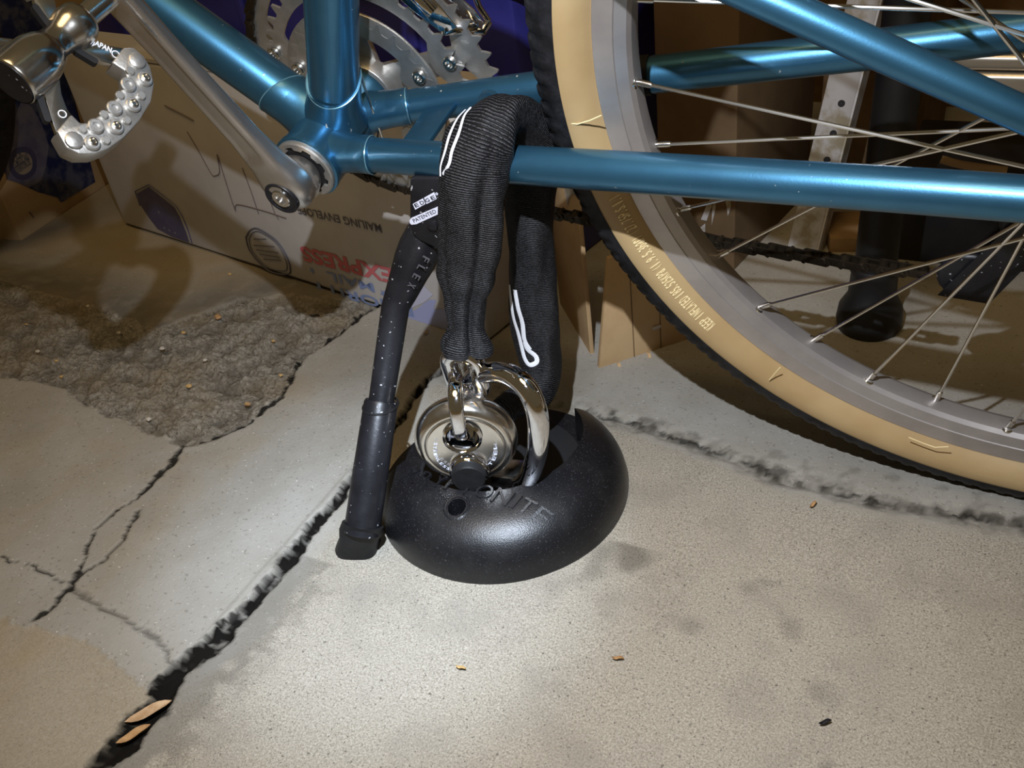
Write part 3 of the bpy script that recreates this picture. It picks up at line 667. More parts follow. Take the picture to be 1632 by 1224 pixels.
# kickstand
KF = gnd((571, 884), .012); KT = wy((676, 372), -.050)
KB = [wy((686, 360), -.029), wy((670, 394), -.036), wy((652, 436), -.047), wy((630, 490), -.060)]
kd = KF - KB[-1]
def kpt(px_): # point on the straight lower leg seen at a photo point (closest approach to the leg line)
    r_ = ray(px_); n_ = np.cross(r_, kd); m_ = np.cross(kd, n_); t_ = np.dot(KB[-1] - CAM, m_) / np.dot(r_, m_); return CAM + r_ * t_
hd = [wy(p, -.047) for p in [(652, 282), (702, 282), (706, 300), (706, 405), (690, 395), (668, 385), (657, 375), (652, 362)]]
g = G(); g.prism(hd, (.0, .026, -.004)); head = g.build('kickstand_head', BLACKP, bike, bevel=.0022, bseg=3)
g = G(); g.tube([KB[0], KB[1], lerp(KB[1], KB[2], .5), KB[2], lerp(KB[2], KB[3], .6), KB[3], lerp(KB[3], KF, .3), lerp(KB[3], KF, .5)], [.0140, .0152, .0148, .0132, .0112, .0100, .0093, .0090], 28, up=(0, -1, .2)); leg = g.build('kickstand_leg', BLACKP, bike)
kt = np.dot(kpt((607, 638)) - KB[-1], kd) / (kd @ kd)
g = G(); a0 = KB[-1] + kd * kt; ku = unit(-kd)
g.tube([a0 + kd * .0, a0 + kd * .012, lerp(a0, KF, .5), lerp(a0, KF, .86)], [.0112, .0122, .0130, .0130], 28, up=(0, -1, .2)); slv = g.build('extension_sleeve', BLACKP, bike)
g = G(); th = np.linspace(0, 2 * np.pi, 40); e1 = unit(np.cross(ku, [0, -1, .2])); e2 = np.cross(e1, ku)
def lip(r, c, amp):
    s_ = np.sign(np.dot(e2, CAM - c)); return [c + r * (math.cos(a) * e1 + s_ * math.sin(a) * e2) + ku * (-amp * math.sin(a)) for a in th]
g.tube(lip(.0121, a0 + kd * .02, .006), .0009, 8, cap=False); g.build('sleeve_lip', BLACKR, slv)
# rubber foot: a wedge with a flat sole
fl_ = [gnd(p) for p in [(531, 892), (597, 893), (612, 862), (560, 848)]]
tp_ = lerp(a0, KF, .80); fr = []
base = A([fl_[0], fl_[1], fl_[2], fl_[3]]); bc = base.mean(0)
def ringsq(c, ex, ey, e, n=32):
    a = np.linspace(0, 2 * np.pi, n, endpoint=False); x = np.sign(np.cos(a)) * np.abs(np.cos(a)) ** e; y = np.sign(np.sin(a)) * np.abs(np.sin(a)) ** e
    return A(c) + x[:, None] * A(ex) + y[:, None] * A(ey)
fx = (fl_[1] - fl_[0]) * .5; fy = A([-fx[1], fx[0], 0]); fy = unit(fy) * .014
kx = unit(fx - ku * np.dot(fx, ku)); ky = unit(np.cross(ku, kx))
c0 = (fl_[0] + fl_[1]) / 2 + fy
g = G(); g.grid([ringsq(c0, fx * .98, fy, .55), ringsq(c0 + [0, 0, .004], fx, fy * 1.02, .55), ringsq(lerp(c0, tp_, .35) + [0, 0, .002], lerp(fx * .86, kx * .0155, .3), lerp(fy, ky * .0155, .3), .7), ringsq(lerp(c0, tp_, .7), kx * .0160, ky * .0160, .9), ringsq(tp_, kx * .0150, ky * .0150, 1.), ringsq(tp_, kx * .012, ky * .012, 1.)], closev=True, capa=True)
foot = g.build('kickstand_foot', BLACKR, bike, ang=60)
# labels on the head
hn = unit(np.cross(hd[1] - hd[0], hd[-1] - hd[0])); hn = hn if np.dot(hn, CAM - hd[0]) > 0 else -hn
def hp(p, o=.0004): return onp(p, hd[0] + hn * o, hn)
g = G()
g.prism([hp(p) for p in [(658, 325), (674, 316), (678, 325), (662, 334)]], hn * .0002); g.prism([hp(p) for p in [(676, 315), (692, 306), (696, 317), (680, 325)]], hn * .0002)
ring2(g, (0, 0), .0004, .0010, lambda s, t: hp((696, 309)) + unit(hp((706, 309)) - hp((696, 309))) * s + A([0, 0, 1.]) * t, 14)
g.prism([hp(p) for p in [(653, 351), (656, 347), (698, 329), (699, 341), (664, 357), (656, 358), (653, 355)]], hn * .0002); g.build('label', WHITEL, head)
g = G()
for i, ch in enumerate('EDGE'):
    o = lerp(hp((661.5, 331.5), .0008), hp((697, 315.5), .0008), (i + .12) / 4.1); r_ = hp((697, 315.5), .0008) - hp((661.5, 331.5), .0008)
    text_on(g, ch, o, r_, np.cross(hn, r_), np.linalg.norm(r_) * .17, .0026, .02)
r_ = hp((696, 339), .0008) - hp((660, 355), .0008); text_on(g, 'PATENTED', hp((660, 355), .0008), r_, np.cross(hn, r_), np.linalg.norm(r_), .0026, .01)
g.build('lettering', BLACKI, head)
g = G(); g.lathe([(.0042, 0), (.0040, .0018), (.0020, .0028), (0, .003)], hp((690, 358), 0), hn, 20); g.build('rivet', BLACKP, head)
g = G(); a_, b_ = (674, 404), (652, 452)
for i, ch in enumerate('FLEX'):
    p = lerp((673, 410), (651, 452), i / 3.0); c = wy(p, np.interp(p[1], [392, 436, 490], [-.039, -.047, -.060]) ); c = c + unit(CAM - c) * .0132
    r_ = wy(tuple(lerp((673, 410), (651, 452), 1)), -.055) - wy((673, 410), -.055); n_ = unit(CAM - c)
    text_on(g, ch, c - unit(r_) * .002, r_, np.cross(n_, r_), .0042, .0052, .01, .0003)
g.build('lettering', mat('worn_lettering', (.10, .10, .115), .5), leg)

# ------------------------------------------------------------------ ground anchor: domed black base with a steel bar
AC = A([.1266, -.0569, 0.0]); CC = A([.1160, -.0395, 0.0]); CR = .0690
DP = [(.0974, 0), (.0974, .003), (.0966, .012), (.0935, .0205), (.0875, .0290), (.0800, .0352), (.0710, .0398), (.0600, .0432), (.0480, .0452), (.0300, .0468), (.0, .0475)]
def dome_h(r): return float(np.interp(r, [p[0] for p in DP[::-1]], [p[1] for p in DP[::-1]]))
def on_dome(p):
    h = .04
    for _ in range(30):
        q = gnd(p, h); h = .5 * h + .5 * dome_h(np.hypot(q[0] - AC[0], q[1] - AC[1]))
    return gnd(p, h)
def dome_n(q):
    r = q[:2] - AC[:2]; R_ = np.linalg.norm(r); e = 1e-3; s_ = (dome_h(R_ + e) - dome_h(R_ - e)) / (2 * e); return unit([-s_ * r[0] / R_, -s_ * r[1] / R_, 1])
def boolean(o, cutters):
    for c in cutters:
        md = o.modifiers.new('cut', 'BOOLEAN'); md.object = c; md.operation = 'DIFFERENCE'; md.solver = 'EXACT'
    dg = bpy.context.evaluated_depsgraph_get(); me = bpy.data.meshes.new_from_object(o.evaluated_get(dg)); o.modifiers.clear(); o.data = me
    me.polygons.foreach_set('use_smooth', [True] * len(me.polygons)); me.set_sharp_from_angle(angle=math.radians(38))
    for c in cutters: bpy.data.objects.remove(c)
anchor = thing('ground_anchor', 'domed black ground anchor bolted to the concrete under the padlock', 'ground anchor', AC)
g = G(); sp = spline([(r, h) for r, h in DP], 60); sp[:, 0] = np.clip(sp[:, 0], 0, None); sp[-1, 0] = 0
g.lathe([(max(r, .0002), h) for r, h in sp], AC, (0, 0, 1), 128, cap=True); ANC = mat('anchor_casting', (.006, .006, .0072), .40, 0, (.014, .0135, .013), 22, .5, .75, rvar=.05, bump=.2, bscale=1200, spec=.45, flecks=(.035, .035, .04), fscale=900, fth=.66)
base_o = g.build('base', ANC, anchor)
def cutter(r, c, z0, z1, n=96):
    q = G(); q.lathe([(r, z0), (r, z1)], (c[0], c[1], 0), (0, 0, 1), n, cap=True); return q.build('cutter', DARK, smooth=False)
hole = on_dome((728, 808))
q = G(); q.lathe([(CR + .006, .065), (CR + .004, .048), (CR, .043), (CR - .001, .006)], (CC[0], CC[1], 0), (0, 0, 1), 96, cap=True); cut1 = q.build('cutter', DARK, smooth=False)
nd_ = A([-.72, .69, 0]); pd_ = A([.69, .72, 0])
q = G(); q.box(A([.060, -.093, .006]) - pd_ * .08, nd_ * .2, pd_ * .40, A([0, 0, .09])); cut2 = q.build('cutter', DARK, smooth=False)
boolean(base_o, [cut1, cut2, cutter(.0066, hole, .006, .08, 40)])
g = G(); rr = .0066
g.grid([[ (lambda q_: A([q_[0], q_[1], dome_h(np.hypot(q_[0] - AC[0], q_[1] - AC[1])) + dz]))(hole + A([math.cos(a), math.sin(a), 0]) * r) for a in np.linspace(0, 2 * np.pi, 36, endpoint=False)] for r, dz in ((.0104, -.0002), (.0092, .0008), (.0078, .0006), (.0066, -.0016))], closev=True); g.build('hole_rim', ANC, anchor)
g = G(); gl = [('K', 641, 770, 668, 752), ('R', 667, 771, 690, 757), ('Y', 697, 778, 713, 763), ('P', 716, 783, 738, 770), ('T', 740, 790, 757, 778), ('O', 757, 795, 782, 782), ('N', 778, 797, 806, 789), ('I', 812, 811, 820, 814), ('T', 832, 818, 853, 826), ('E', 848, 832, 868, 842)]
kb = spline([on_dome(p) for p in [(640, 770), (690, 776), (735, 787), (785, 800), (830, 817), (866, 841)]], 60)
kl = np.concatenate([[0], np.cumsum(np.linalg.norm(np.diff(kb, axis=0), axis=1))]); word = 'KRYPTONITE'; wts = [1.1, 1, 1, 1, .95, 1.15, 1.15, .45, .95, 1]; cw = np.concatenate([[0], np.cumsum(wts)]) / sum(wts) * kl[-1]
for i, ch in enumerate(word):
    f = lambda s_: A([np.interp(s_, kl, kb[:, j]) for j in range(3)])
    o = f(cw[i] + .0006); e = f(cw[i + 1] - .0012); n_ = dome_n((o + e) / 2); r_ = e - o; r_ = r_ - n_ * np.dot(r_, n_); up = np.cross(n_, unit(r_)); up = unit(up + unit(r_) * .18)
    text_on(g, ch, o - n_ * .0006, r_, up, np.linalg.norm(r_), .0122, .0, .0019)
g.build('raised_lettering', ANC, anchor, ang=30)
g = G(); g.lathe([(.0, .0062), (CR - .003, .0062)], (CC[0], CC[1], 0), (0, 0, 1), 60); g.build('cavity_floor', DARK, anchor)
BF = gnd((836, 766), .040); bn = unit(A([-.40, -.92, 0]))
bpx = [(812, 772), (826, 774), (840, 764), (850, 742), (857, 710), (858, 675), (852, 645), (838, 617), (815, 599), (788, 593), (760, 599), (742, 622), (735, 660), (734, 700), (736, 740)]
bpt = [onp(p, BF, bn) for p in bpx]; bpt[0] = bpt[0] + A([-.004, .016, -.006])
g = G(); g.tube(list(spline(bpt, 70)), .0074, 28); g.build('steel_bar', CHROME, anchor)
g = G(); bb = bpt[1]; g.box(A([bb[0] - .022, bb[1] - .003, .024]), (.034, .006, 0), (-.006, .022, 0), (0, 0, .011)); g.build('bar_seat', STEEL, anchor, bevel=.002)

# ------------------------------------------------------------------ disc padlock
PC = wy((743, 699), -.087); LN = unit(A([.40, -.88, -.04])); LR = unit(np.cross([0, 0, 1.], LN)); LU = np.cross(LN, LR); LR = -LR if LR[0] < 0 else LR; LU = unit(np.cross(LN, LR)); LU = LU if LU[2] > 0 else -LU
PS = 1.06
padlock = thing('disc_padlock', 'round chrome disc padlock with black key cap resting on the black anchor', 'padlock', PC - LU * .035)
prof = [(.0002, .0118), (.0235, .0118), (.0252, .0112), (.0262, .0104), (.0272, .0112), (.0290, .0112), (.0320, .0092), (.0342, .0050), (.0350, 0), (.0342, -.0050), (.0320, -.0092), (.0285, -.0115), (.0240, -.0120), (.0002, -.0120)]
g = G(); g.lathe([(r * PS, h * PS * .86) for r, h in spline(prof, 90)], PC, LN, 96, cap=True); pb = g.build('body', STAIN, padlock)
HC = PC + LU * .0122; q = G(); q.lathe([(.0107, -.03), (.0107, .03)], HC, LN, 48, cap=True); boolean(pb, [q.build('cutter', DARK, smooth=False)])
g = G(); g.lathe([(0.01395, 0.01221), (0.01373, 0.01395), (0.01221, 0.01504), (0.01101, 0.01373), (0.01057, 0.00981), (0.01057, -0.01199)], HC, LN, 60); g.build('shackle_well', CHROME, padlock)
KC = PC - LU * .0194
g = G(); g.lathe([(0.01472, 0.01090), (0.01439, 0.01472), (0.01286, 0.01657), (0.01090, 0.01635)], KC, LN, 60); g.build('key_collar', CHROME, padlock)
g = G(); g.lathe([(0.01221, 0.01308), (0.01221, 0.02126), (0.01134, 0.02235), (0.00022, 0.02256)], KC, LN, 48, cap=True); g.build('key_cap', BLACKR, padlock)
g = G(); rw = .0227
for word, c0, c1 in (('STAINLESS', 152, 232), ('STEEL', -62, 12)):
    n = len(word)
    for i, ch in enumerate(word):
        a = math.radians(lerp(c0, c1, (i + .1) / n)); a2 = math.radians(lerp(c0, c1, (i + .8) / n)); P_ = lambda t: PC + LN * .0130 + rw * (math.cos(t) * LR + math.sin(t) * LU)
        o, e = P_(a), P_(a2); r_ = e - o; text_on(g, ch, o, r_, np.cross(LN, r_), np.linalg.norm(r_), .0024, .01)
g.build('lettering', WHITEL, padlock)

# ------------------------------------------------------------------ lock chain in a fabric sleeve
lock = thing('chain_lock', 'black fabric-sleeved security chain looped over the lower frame tube', 'chain lock', wy((742, 640), -.078))
WP = [((741, 561), -.0725, .0178, .0135), ((741, 546), -.0715, .0170, .0130), ((742, 518), -.069, .0122, .0110), ((742, 480), -.067, .0140, .0120), ((744, 440), -.0655, .0190, .0135), ((748, 380), -.0640, .0212, .0140), ((750, 320), -.0625, .0220, .0140), ((755, 260), -.0600, .0225, .0135), ((768, 215), -.0530, .0222, .0130), ((790, 187), -.0380, .0205, .0130), ((822, 193), -.0200, .0185, .0130), ((846, 222), -.0060, .0175, .0130), ((849, 270), .0010, .0172, .0135), ((846, 330), .0030, .0176, .0140), ((846, 400), .0030, .0172, .0130), ((850, 480), .0020, .0178, .0130), ((857, 550), .0000, .0170, .0130), ((864, 600), -.0050, .0142, .0130), ((852, 632), -.0140, .0125, .0120), ((824, 642), -.0300, .0120, .0110), ((800, 655), -.0450, .0100, .0100), ((786, 672), -.0520, .0070, .0080)]
ctr = A([wy(p, y) for p, y, _, _ in WP]); dat = np.hstack([ctr, A([[a, b] for _, _, a, b in WP])])
NS, NT = 340, 72; DS = spline(dat, NS); SL = np.concatenate([[0], np.cumsum(np.linalg.norm(np.diff(DS[:, :3], axis=0), axis=1))])
TH = np.linspace(0, 2 * np.pi, NT, endpoint=False); SURF = np.zeros((NS, NT, 3)); SUV = np.zeros((NS, NT, 2)); SNRM = np.zeros((NS, NT, 3))
wide = unit(A([1.0, .12, .0]))
for i in range(NS):
    T = unit(DS[min(i + 1, NS - 1), :3] - DS[max(i - 1, 0), :3]); u_ = i / (NS - 1)
    tw = np.interp(u_, [.36, .46, .54], [0, 1, 0]); wv = unit(lerp(wide, [.75, -.35, .55], tw)); e1 = unit(wv - T * np.dot(wv, T)); e2 = np.cross(T, e1)
    s_ = SL[i]; k = 1 + .05 * np.sin(2 * TH + 40 * s_) + .045 * np.sin(3 * TH - 55 * s_ + 1) + .03 * np.sin(5 * TH + 90 * s_)
    deep = np.interp(s_ / SL[-1], [0, .05, .16, .34], [.40, .40, .36, .10]); k = k - deep * np.exp(-((np.angle(np.exp(1j * (TH - 5.35))) / .33) ** 2)) - deep * .6 * np.exp(-((np.angle(np.exp(1j * (TH - 3.9))) / .25) ** 2))
    k = k - .10 * np.exp(-((np.angle(np.exp(1j * (TH - 4.2 - 9 * s_))) / .3) ** 2)) * np.interp(s_ / SL[-1], [.6, .68, .95, 1], [0, 1, 1, 0])
    rip = 1 + .035 * math.sin(s_ * 260) * np.interp(s_ / SL[-1], [0, .12, .2, .3, .85, 1], [1, 1, .2, .15, .3, 1])
    a, b = DS[i, 3], DS[i, 4]; nx = np.cos(TH); nz = np.sin(TH)
    SURF[i] = DS[i, :3] + (np.sign(nx) * np.abs(nx) ** .85 * a * k * rip)[:, None] * e1 + (nz * b * k * rip)[:, None] * e2
    SUV[i, :, 0] = TH / 6.283; SUV[i, :, 1] = s_ + .02; SNRM[i] = unit(1)if False else (nx / a)[:, None] * e1 + (nz / b)[:, None] * e2
SNRM /= np.linalg.norm(SNRM, axis=2, keepdims=True)
g = G(); g.grid(SURF, closev=True, uv=SUV, capb=True); sleeve = g.build('fabric_sleeve', FABRIC, lock, ang=70)
def surf_px(P):
    q_ = (SURF - CAM) @ ROT.T; X = 816 + FPX * q_[..., 0] / q_[..., 2]; Y = 612 + FPX * q_[..., 1] / q_[..., 2]; face = ((CAM - SURF) * SNRM).sum(2) > 0
    return X, Y, face
SX, SY, SF = surf_px(SURF)
def on_sleeve(p, lo, hi):
    d = np.hypot(SX - p[0], SY - p[1]) + np.where(SF, 0, 1e4); d[:int(lo * NS)] = 1e5; d[int(hi * NS):] = 1e5
    i, j = np.unravel_index(np.argmin(d), d.shape); return SURF[i, j] + SNRM[i, j] * .0007, SNRM[i, j]
def stripe(g, pts, lo, hi, wd):
    q_ = [on_sleeve(p, lo, hi) for p in pts]; P = spline([x[0] for x in q_], 40); Nn = spline([x[1] for x in q_], 40); rows = []
    for i in range(40):
        T = unit(P[min(i + 1, 39)] - P[max(i - 1, 0)]); n_ = unit(Nn[i]); b = unit(np.cross(T, n_)); rows.append([P[i] - b * wd / 2 + n_ * .0001, P[i] + n_ * .0006, P[i] + b * wd / 2 + n_ * .0001])
    g.grid(rows)
for L_ in ([(752, 172), (741, 188), (731, 211), (723, 239), (715, 260), (708, 277)], [(740, 174), (729, 192), (718, 216), (710, 242), (705, 262), (704, 279)]):
    g = G(); stripe(g, L_, .30, .62, .0020); g.build('reflective_stripe', WHITE, sleeve)
for L_ in ([(814, 452), (817, 480), (820, 505), (826, 532), (833, 552), (838, 572), (846, 582), (855, 578), (853, 568), (842, 556), (836, 545)], [(820, 462), (826, 490), (832, 515), (838, 540), (846, 556)]):
    g = G(); stripe(g, L_, .62, .98, .0036); g.build('reflective_stripe', WHITE, sleeve)
def chain_link(c, u, v, w_, h_, r):          # rounded oval link, long axis u, wide axis v
    pts = []; k = w_ / 2 - r; l_ = h_ / 2 - r - k
    for i in range(14): a = np.pi * i / 13; pts.append(A(c) + u * (l_ + k * math.sin(a)) + v * k * math.cos(a))
    for i in range(14): a = np.pi + np.pi * i / 13; pts.append(A(c) + u * (-l_ + k * math.sin(a)) + v * k * math.cos(a))
    nrm = unit(np.cross(u, v)); m = len(pts); rows = []
    for i in range(m):
        T = unit(pts[(i + 1) % m] - pts[i - 1]); b = np.cross(T, nrm); a = np.linspace(0, 2 * np.pi, 20, endpoint=False); e = .62
        rows.append(pts[i] + r * ((np.sign(np.cos(a)) * np.abs(np.cos(a)) ** e)[:, None] * b + (np.sign(np.sin(a)) * np.abs(np.sin(a)) ** e)[:, None] * nrm))
    g = G(); g.grid(rows, closeu=True, closev=True); return g.build('link', CHROME, lock, ang=50)
c1 = wy((742, 596), -.0730); v1 = unit(A([1, .12, 0])); u1 = unit(A([.0, -.12, 1])); chain_link(c1, u1, v1, .0320, .0500, .0058)
u2 = unit(LU * .92 + A([0, .05, .3])); v2 = unit(np.cross(u2, LR)); c2 = HC + LU * .0165 + LN * .000; chain_link(c2, u2, v2, .0380, .0480, .0052)

# ------------------------------------------------------------------ white mailing carton
MA = gnd((188, 357)); MB_ = gnd((780, 549)); ME = MB_ - MA; ML = np.linalg.norm(ME); MX = ME / ML; MN = A([MX[1], -MX[0], 0]); MH = .236
carton = thing('mailing_carton', 'white mailing carton lying upside down with red and blue print, behind the cranks', 'box', (MA + MB_) / 2)
def mp(p, o=.0006): return onp(p, MA + MN * o, MN)
g = G(); dpt = -MN * .062
ed = .018; P = [MA + MX * ed + MN * 0, MB_, MB_ + dpt, MA + dpt - MX * .02, MA + MX * .002 - MN * .022]
g.prism([p + A([0, 0, .003]) for p in P], (-.0, .0, MH - .003)); box_o = g.build('body', MAILB, carton, bevel=.005, bseg=3)
tone = lambda a: A(a)
g = G(); o = MA + A([0, 0, MH]); g.prism([o + MX * ed, MB_ + [0, 0, MH], MB_ + dpt * .95 + [0, 0, MH + .003], o + dpt * .95], (0, 0, .004)); g.build('flap', MAILB, carton)
pr = G()
def mtext(g, t, o, e, u, b=.02):
    O, E_, U = mp(o, .0008), mp(e, .0008), mp(u, .0008); r_ = E_ - O; n_ = MN; up = np.cross(n_, unit(r_)); text_on(g, t, O, r_, up, np.linalg.norm(r_), abs(np.dot(U - O, up)), b)
g = G(); mtext(g, 'EXPRESS', (623, 427), (476, 391), (627, 453), .03); g.build('red_lettering', REDI, box_o)
g = G(); mtext(g, 'MAIL', (594, 452), (519, 432), (596, 466)); mtext(g, 'PRIORITY', (656, 489), (494, 446), (657, 505))
def star(g, p, r):
    c = mp(p, .0008); P = []
    for k in range(10):
        a = np.pi * k / 5 - np.pi / 2; q_ = r if k % 2 == 0 else r * .42; P.append(c + MX * q_ * math.cos(a) + A([0, 0, 1.]) * q_ * math.sin(a))
    g.add(P, [tuple(range(10))])
star(g, (497, 431), .0050); star(g, (611, 468), .0055); g.build('blue_lettering', BLUEI, box_o)
g = G(); mtext(g, 'MAILING ENVELOPE', (606, 358), (472, 328), (607, 371), .01); g.build('dark_lettering', GREYI, box_o)
g = G(); g.add([mp(p) for p in [(651, 500), (668, 490), (683, 478), (695, 478), (691, 493), (712, 492), (760, 500), (762, 541), (712, 526), (651, 507)]], [tuple(range(10))]); g.build('bird_emblem', EAGLE, box_o)
g = G(); g.add([mp(p) for p in [(648, 494), (672, 452), (690, 470), (676, 482)]], [(0, 1, 2, 3)]); g.build('emblem_wing', mat('lilac_print', (.50, .50, .62), .5), box_o)
BP = [(218, 309), (237, 298), (262, 318), (278, 331), (286, 345), (296, 369), (302, 387), (273, 377), (251, 365), (237, 347), (224, 327)]
g = G(); g.add([mp(p) for p in BP], [tuple(range(len(BP)))]); g.build('badge', NAVY, box_o)
g = G(); bpts = [mp(p, .001) for p in [(223, 328), (215, 305), (237, 294), (264, 315), (281, 329), (290, 344), (300, 368), (306, 388)]]; g.tube(bpts, .0006, 6); g.build('badge_outline', NAVY, box_o)
g = G()
for p in ((253, 338), (262, 363), (270, 367), (279, 371)): star(g, p, .0022)
g.build('badge_star', mat('faded_print', (.28, .28, .36), .6), box_o)
SE = A([(391.6, 378.6), (398.8, 367), (408.6, 364), (424, 371.4), (442, 385), (456, 406.5), (462.5, 428), (458, 437), (433, 433.4), (413, 419), (397, 397.5)])
def ringpx(k, r, g):
    c = SE.mean(0); P = [mp(c + (p - c) * k, .0009) for p in SE]; P = spline(P + [P[0]], 60); g.tube(list(P), r, 6, cap=False)
g = G(); ringpx(1.0, .0009, g); g.build('seal_ring', GREYI, box_o)
g = G(); ringpx(.86, .0005, g); g.build('seal_ring', GREYI, box_o)
g = G()
for k, (a, b) in enumerate((((404, 381), (424, 381)), ((404, 391), (437, 393)), ((408, 398), (443, 403)), ((413, 405), (445, 410)), ((420, 413), (448, 415)))):
    q_ = [mp(a, .0008), mp(b, .0008)]; g.tube(q_, .0005, 4)
so = g.build('seal_line', GREYI, box_o); so['kind'] = 'stuff'
for L_ in ([(298, 210), (316, 240), (336, 276), (343, 280), (350, 274), (346, 246), (360, 290), (375, 335), (378, 326), (420, 336), (456, 348)], [(386, 268), (400, 305), (412, 341)], [(424, 300), (436, 335), (444, 350)], [(262, 168), (290, 182), (308, 192)]):
    g = G(); g.tube(list(spline([mp(p, .0008) for p in L_], 40)), .0006, 5); g.build('marker_line', MARKER, box_o)

# ------------------------------------------------------------------ taped carton at the left edge
c0 = gnd((35, 385)); c1 = gnd((158, 304)); TX = unit(c1 - c0); TN = A([TX[1], -TX[0], 0]); TN = TN if np.dot(TN, CAM - c0) > 0 else -TN
tbox = thing('taped_carton', 'tan cardboard box wrapped in dark blue printed tape at the left edge', 'box', c0)
g = G(); hw = -TN * .26; g.prism([c0, c0 + TX * .34, c0 + TX * .34 + hw, c0 + hw], (0, 0, .30)); tb = g.build('body', KRAFTL, tbox, bevel=.003)
def tp_(p, o=.0006): return onp(p, c0 + TN * o, TN)
top = [tp_((12, 284)) * [1, 1, 0] + [0, 0, .298], tp_((150, 292)) * [1, 1, 0] + TX * .06 + [0, 0, .298]]
TPOLY = [tp_(p) for p in [(12, 284), (30, 292), (60, 306), (92, 315), (97, 323), (152, 290)]]
g = G(); PP = TPOLY + [top[1], top[0]]; g.add(PP, [tuple(range(len(PP)))]); tape = g.build('printed_tape', NAVYT, tb)
PP = [tp_(p, .0009) for p in [(10, 286), (28, 291), (46, 299), (66, 288), (74, 262), (78, 232), (66, 196), (50, 170), (34, 160), (12, 220)]]
g = G(); g.add(PP, [tuple(range(len(PP)))]); g.build('pale_patch', PINKT, tb)
bc_ = tp_((38, 262), .0011); tu = A([0, 0, 1.])
EL = A([(17, 246), (24, 237), (36, 234), (48, 236), (57, 248), (59, 262), (56, 275), (46, 284), (36, 287), (26, 284), (18, 276), (14, 262)])
def rp(k, o): c = A([37, 261]); P = [tp_(c + (p - c) * k, o) for p in EL]; return spline(P + [P[0]], 48)[:-1]
g = G(); g.grid([rp(1.0, .0011), rp(.68, .0011)], closev=True); g.build('badge_ring', NAVY, tape)
g = G(); g.add(rp(.66, .0012), [tuple(range(47))]); g.build('badge_disc', mat('badge_tan', (.40, .33, .26), .6), tape)
g = G()
for t, a, b, hh in (('FOR', (28, 256), (37, 249), .011), ('DOMESTIC AND', (24, 269), (48, 254), .010), ('INTERNATIONAL USE', (29, 277), (50, 262), .010)):
    O, E_ = tp_(a, .0015), tp_(b, .0015); r_ = E_ - O; text_on(g, t, O, r_, np.cross(TN, r_) if np.cross(TN, r_)[2] > 0 else -np.cross(TN, r_), np.linalg.norm(r_), hh, .02)
g.build('lettering', GREYI, tape)
g = G(); g.tube([tp_((47, 338), .001), tp_((54, 347), .001)], .001, 6); g.build('marker_line', MARKER, tb)

# ------------------------------------------------------------------ blue tote behind the carton
TA = MA + dpt - MN * .052 - MX * .10; TE = onp((853, 75), TA, MN); TWD = np.dot(TE - TA, MX); tote = thing('storage_tote', 'deep blue plastic storage tote standing behind the white mailing carton', 'storage bin', TA + MX * .3)
tw_ = MX * TWD; tb2 = -MN * .36
g = G(); g.prism([TA + MX * .02, TA + tw_ - MX * .02, TA + tw_ - MX * .02 + tb2, TA + MX * .02 + tb2], (0, 0, .30)); tbd = g.build('body', TOTE, tote, bevel=.006)
g = G(); z3 = A([0, 0, .292]); g.prism([TA - MX * .008 + MN * .012 + z3, TA + tw_ + MX * .008 + MN * .012 + z3, TA + tw_ + MX * .008 + tb2 + z3, TA - MX * .008 + tb2 + z3], (0, 0, .035)); g.build('lid', TOTE, tote, bevel=.008)
for k in range(5):
    o = TA + tw_ * (.12 + .17 * k) + MN * .0001; g = G(); g.box(o, MX * .012, MN * .006, (0, 0, .285)); g.build('rib', TOTE, tbd, bevel=.002)
g = G(); o = TA + tb2 * .25 + A([0, 0, .3275]); g.prism([o + MX * .05, o + MX * .60, o + MX * .60 + tb2 * .6, o + MX * .05 + tb2 * .6], (0, 0, .16)); kb_ = g.build('cardboard_box', KRAFTL, bevel=.003)
tag(kb_, 'pale cardboard box resting on top of the blue tote', 'box')

# ------------------------------------------------------------------ loose cardboard and boxes behind the wheel
def panel(name, label, p0, p1, h, th, m, lean=0.0, parent=None):
    d = unit(p1 - p0); n_ = A([d[1], -d[0], 0]); n_ = n_ if np.dot(n_, CAM - p0) > 0 else -n_
    up = A([0, 0, 1.0]) * h - n_ * lean; g = G(); g.prism([p0, p1, p1 + up, p0 + up], -n_ * th); o = g.build(name, m, bevel=.0006); return tag(o, label, 'cardboard'), n_, up
s1, sn, su = panel('cardboard_strip', 'narrow upright cardboard strip just right of the fabric-sleeved chain', gnd((893, 487)), gnd((941, 567)), .30, .004, KRAFTL)
def sp1(p): return onp(p, gnd((893, 487)) + sn * .0006, sn)
for W_ in ([(899, 296), (912, 292), (932, 296), (931, 321), (921, 312), (913, 309), (907, 316), (904, 328)], [(868, 172), (877, 168), (886, 235), (876, 236), (873, 205)]):
    g = G(); g.add([sp1(p) for p in W_], [tuple(range(len(W_)))]); g.build('torn_paper', WPOST, s1)
p0, p1 = gnd((955, 590)), gnd((1092, 545)); p1 = lerp(p0, p1, 1.15)
def sheet(name, label, p0, p1, tl, h, th, m):
    d = unit(p1 - p0); n_ = A([d[1], -d[0], 0]); n_ = n_ if np.dot(n_, CAM - p0) > 0 else -n_
    a_ = onp(tl, p0, n_); up = A([0, 0, a_[2]]); g = G(); g.prism([p0, p1, p1 + up, a_], -n_ * th); o = g.build(name, m, bevel=.0006); return tag(o, label, 'cardboard'), n_, up
s2, n2, u2_ = sheet('cardboard_sheet', 'corrugated cardboard sheet propped upright on the concrete behind the gum-wall tyre', p0, p1, (970, 412), .165, .005, KRAFTL)
g = G()
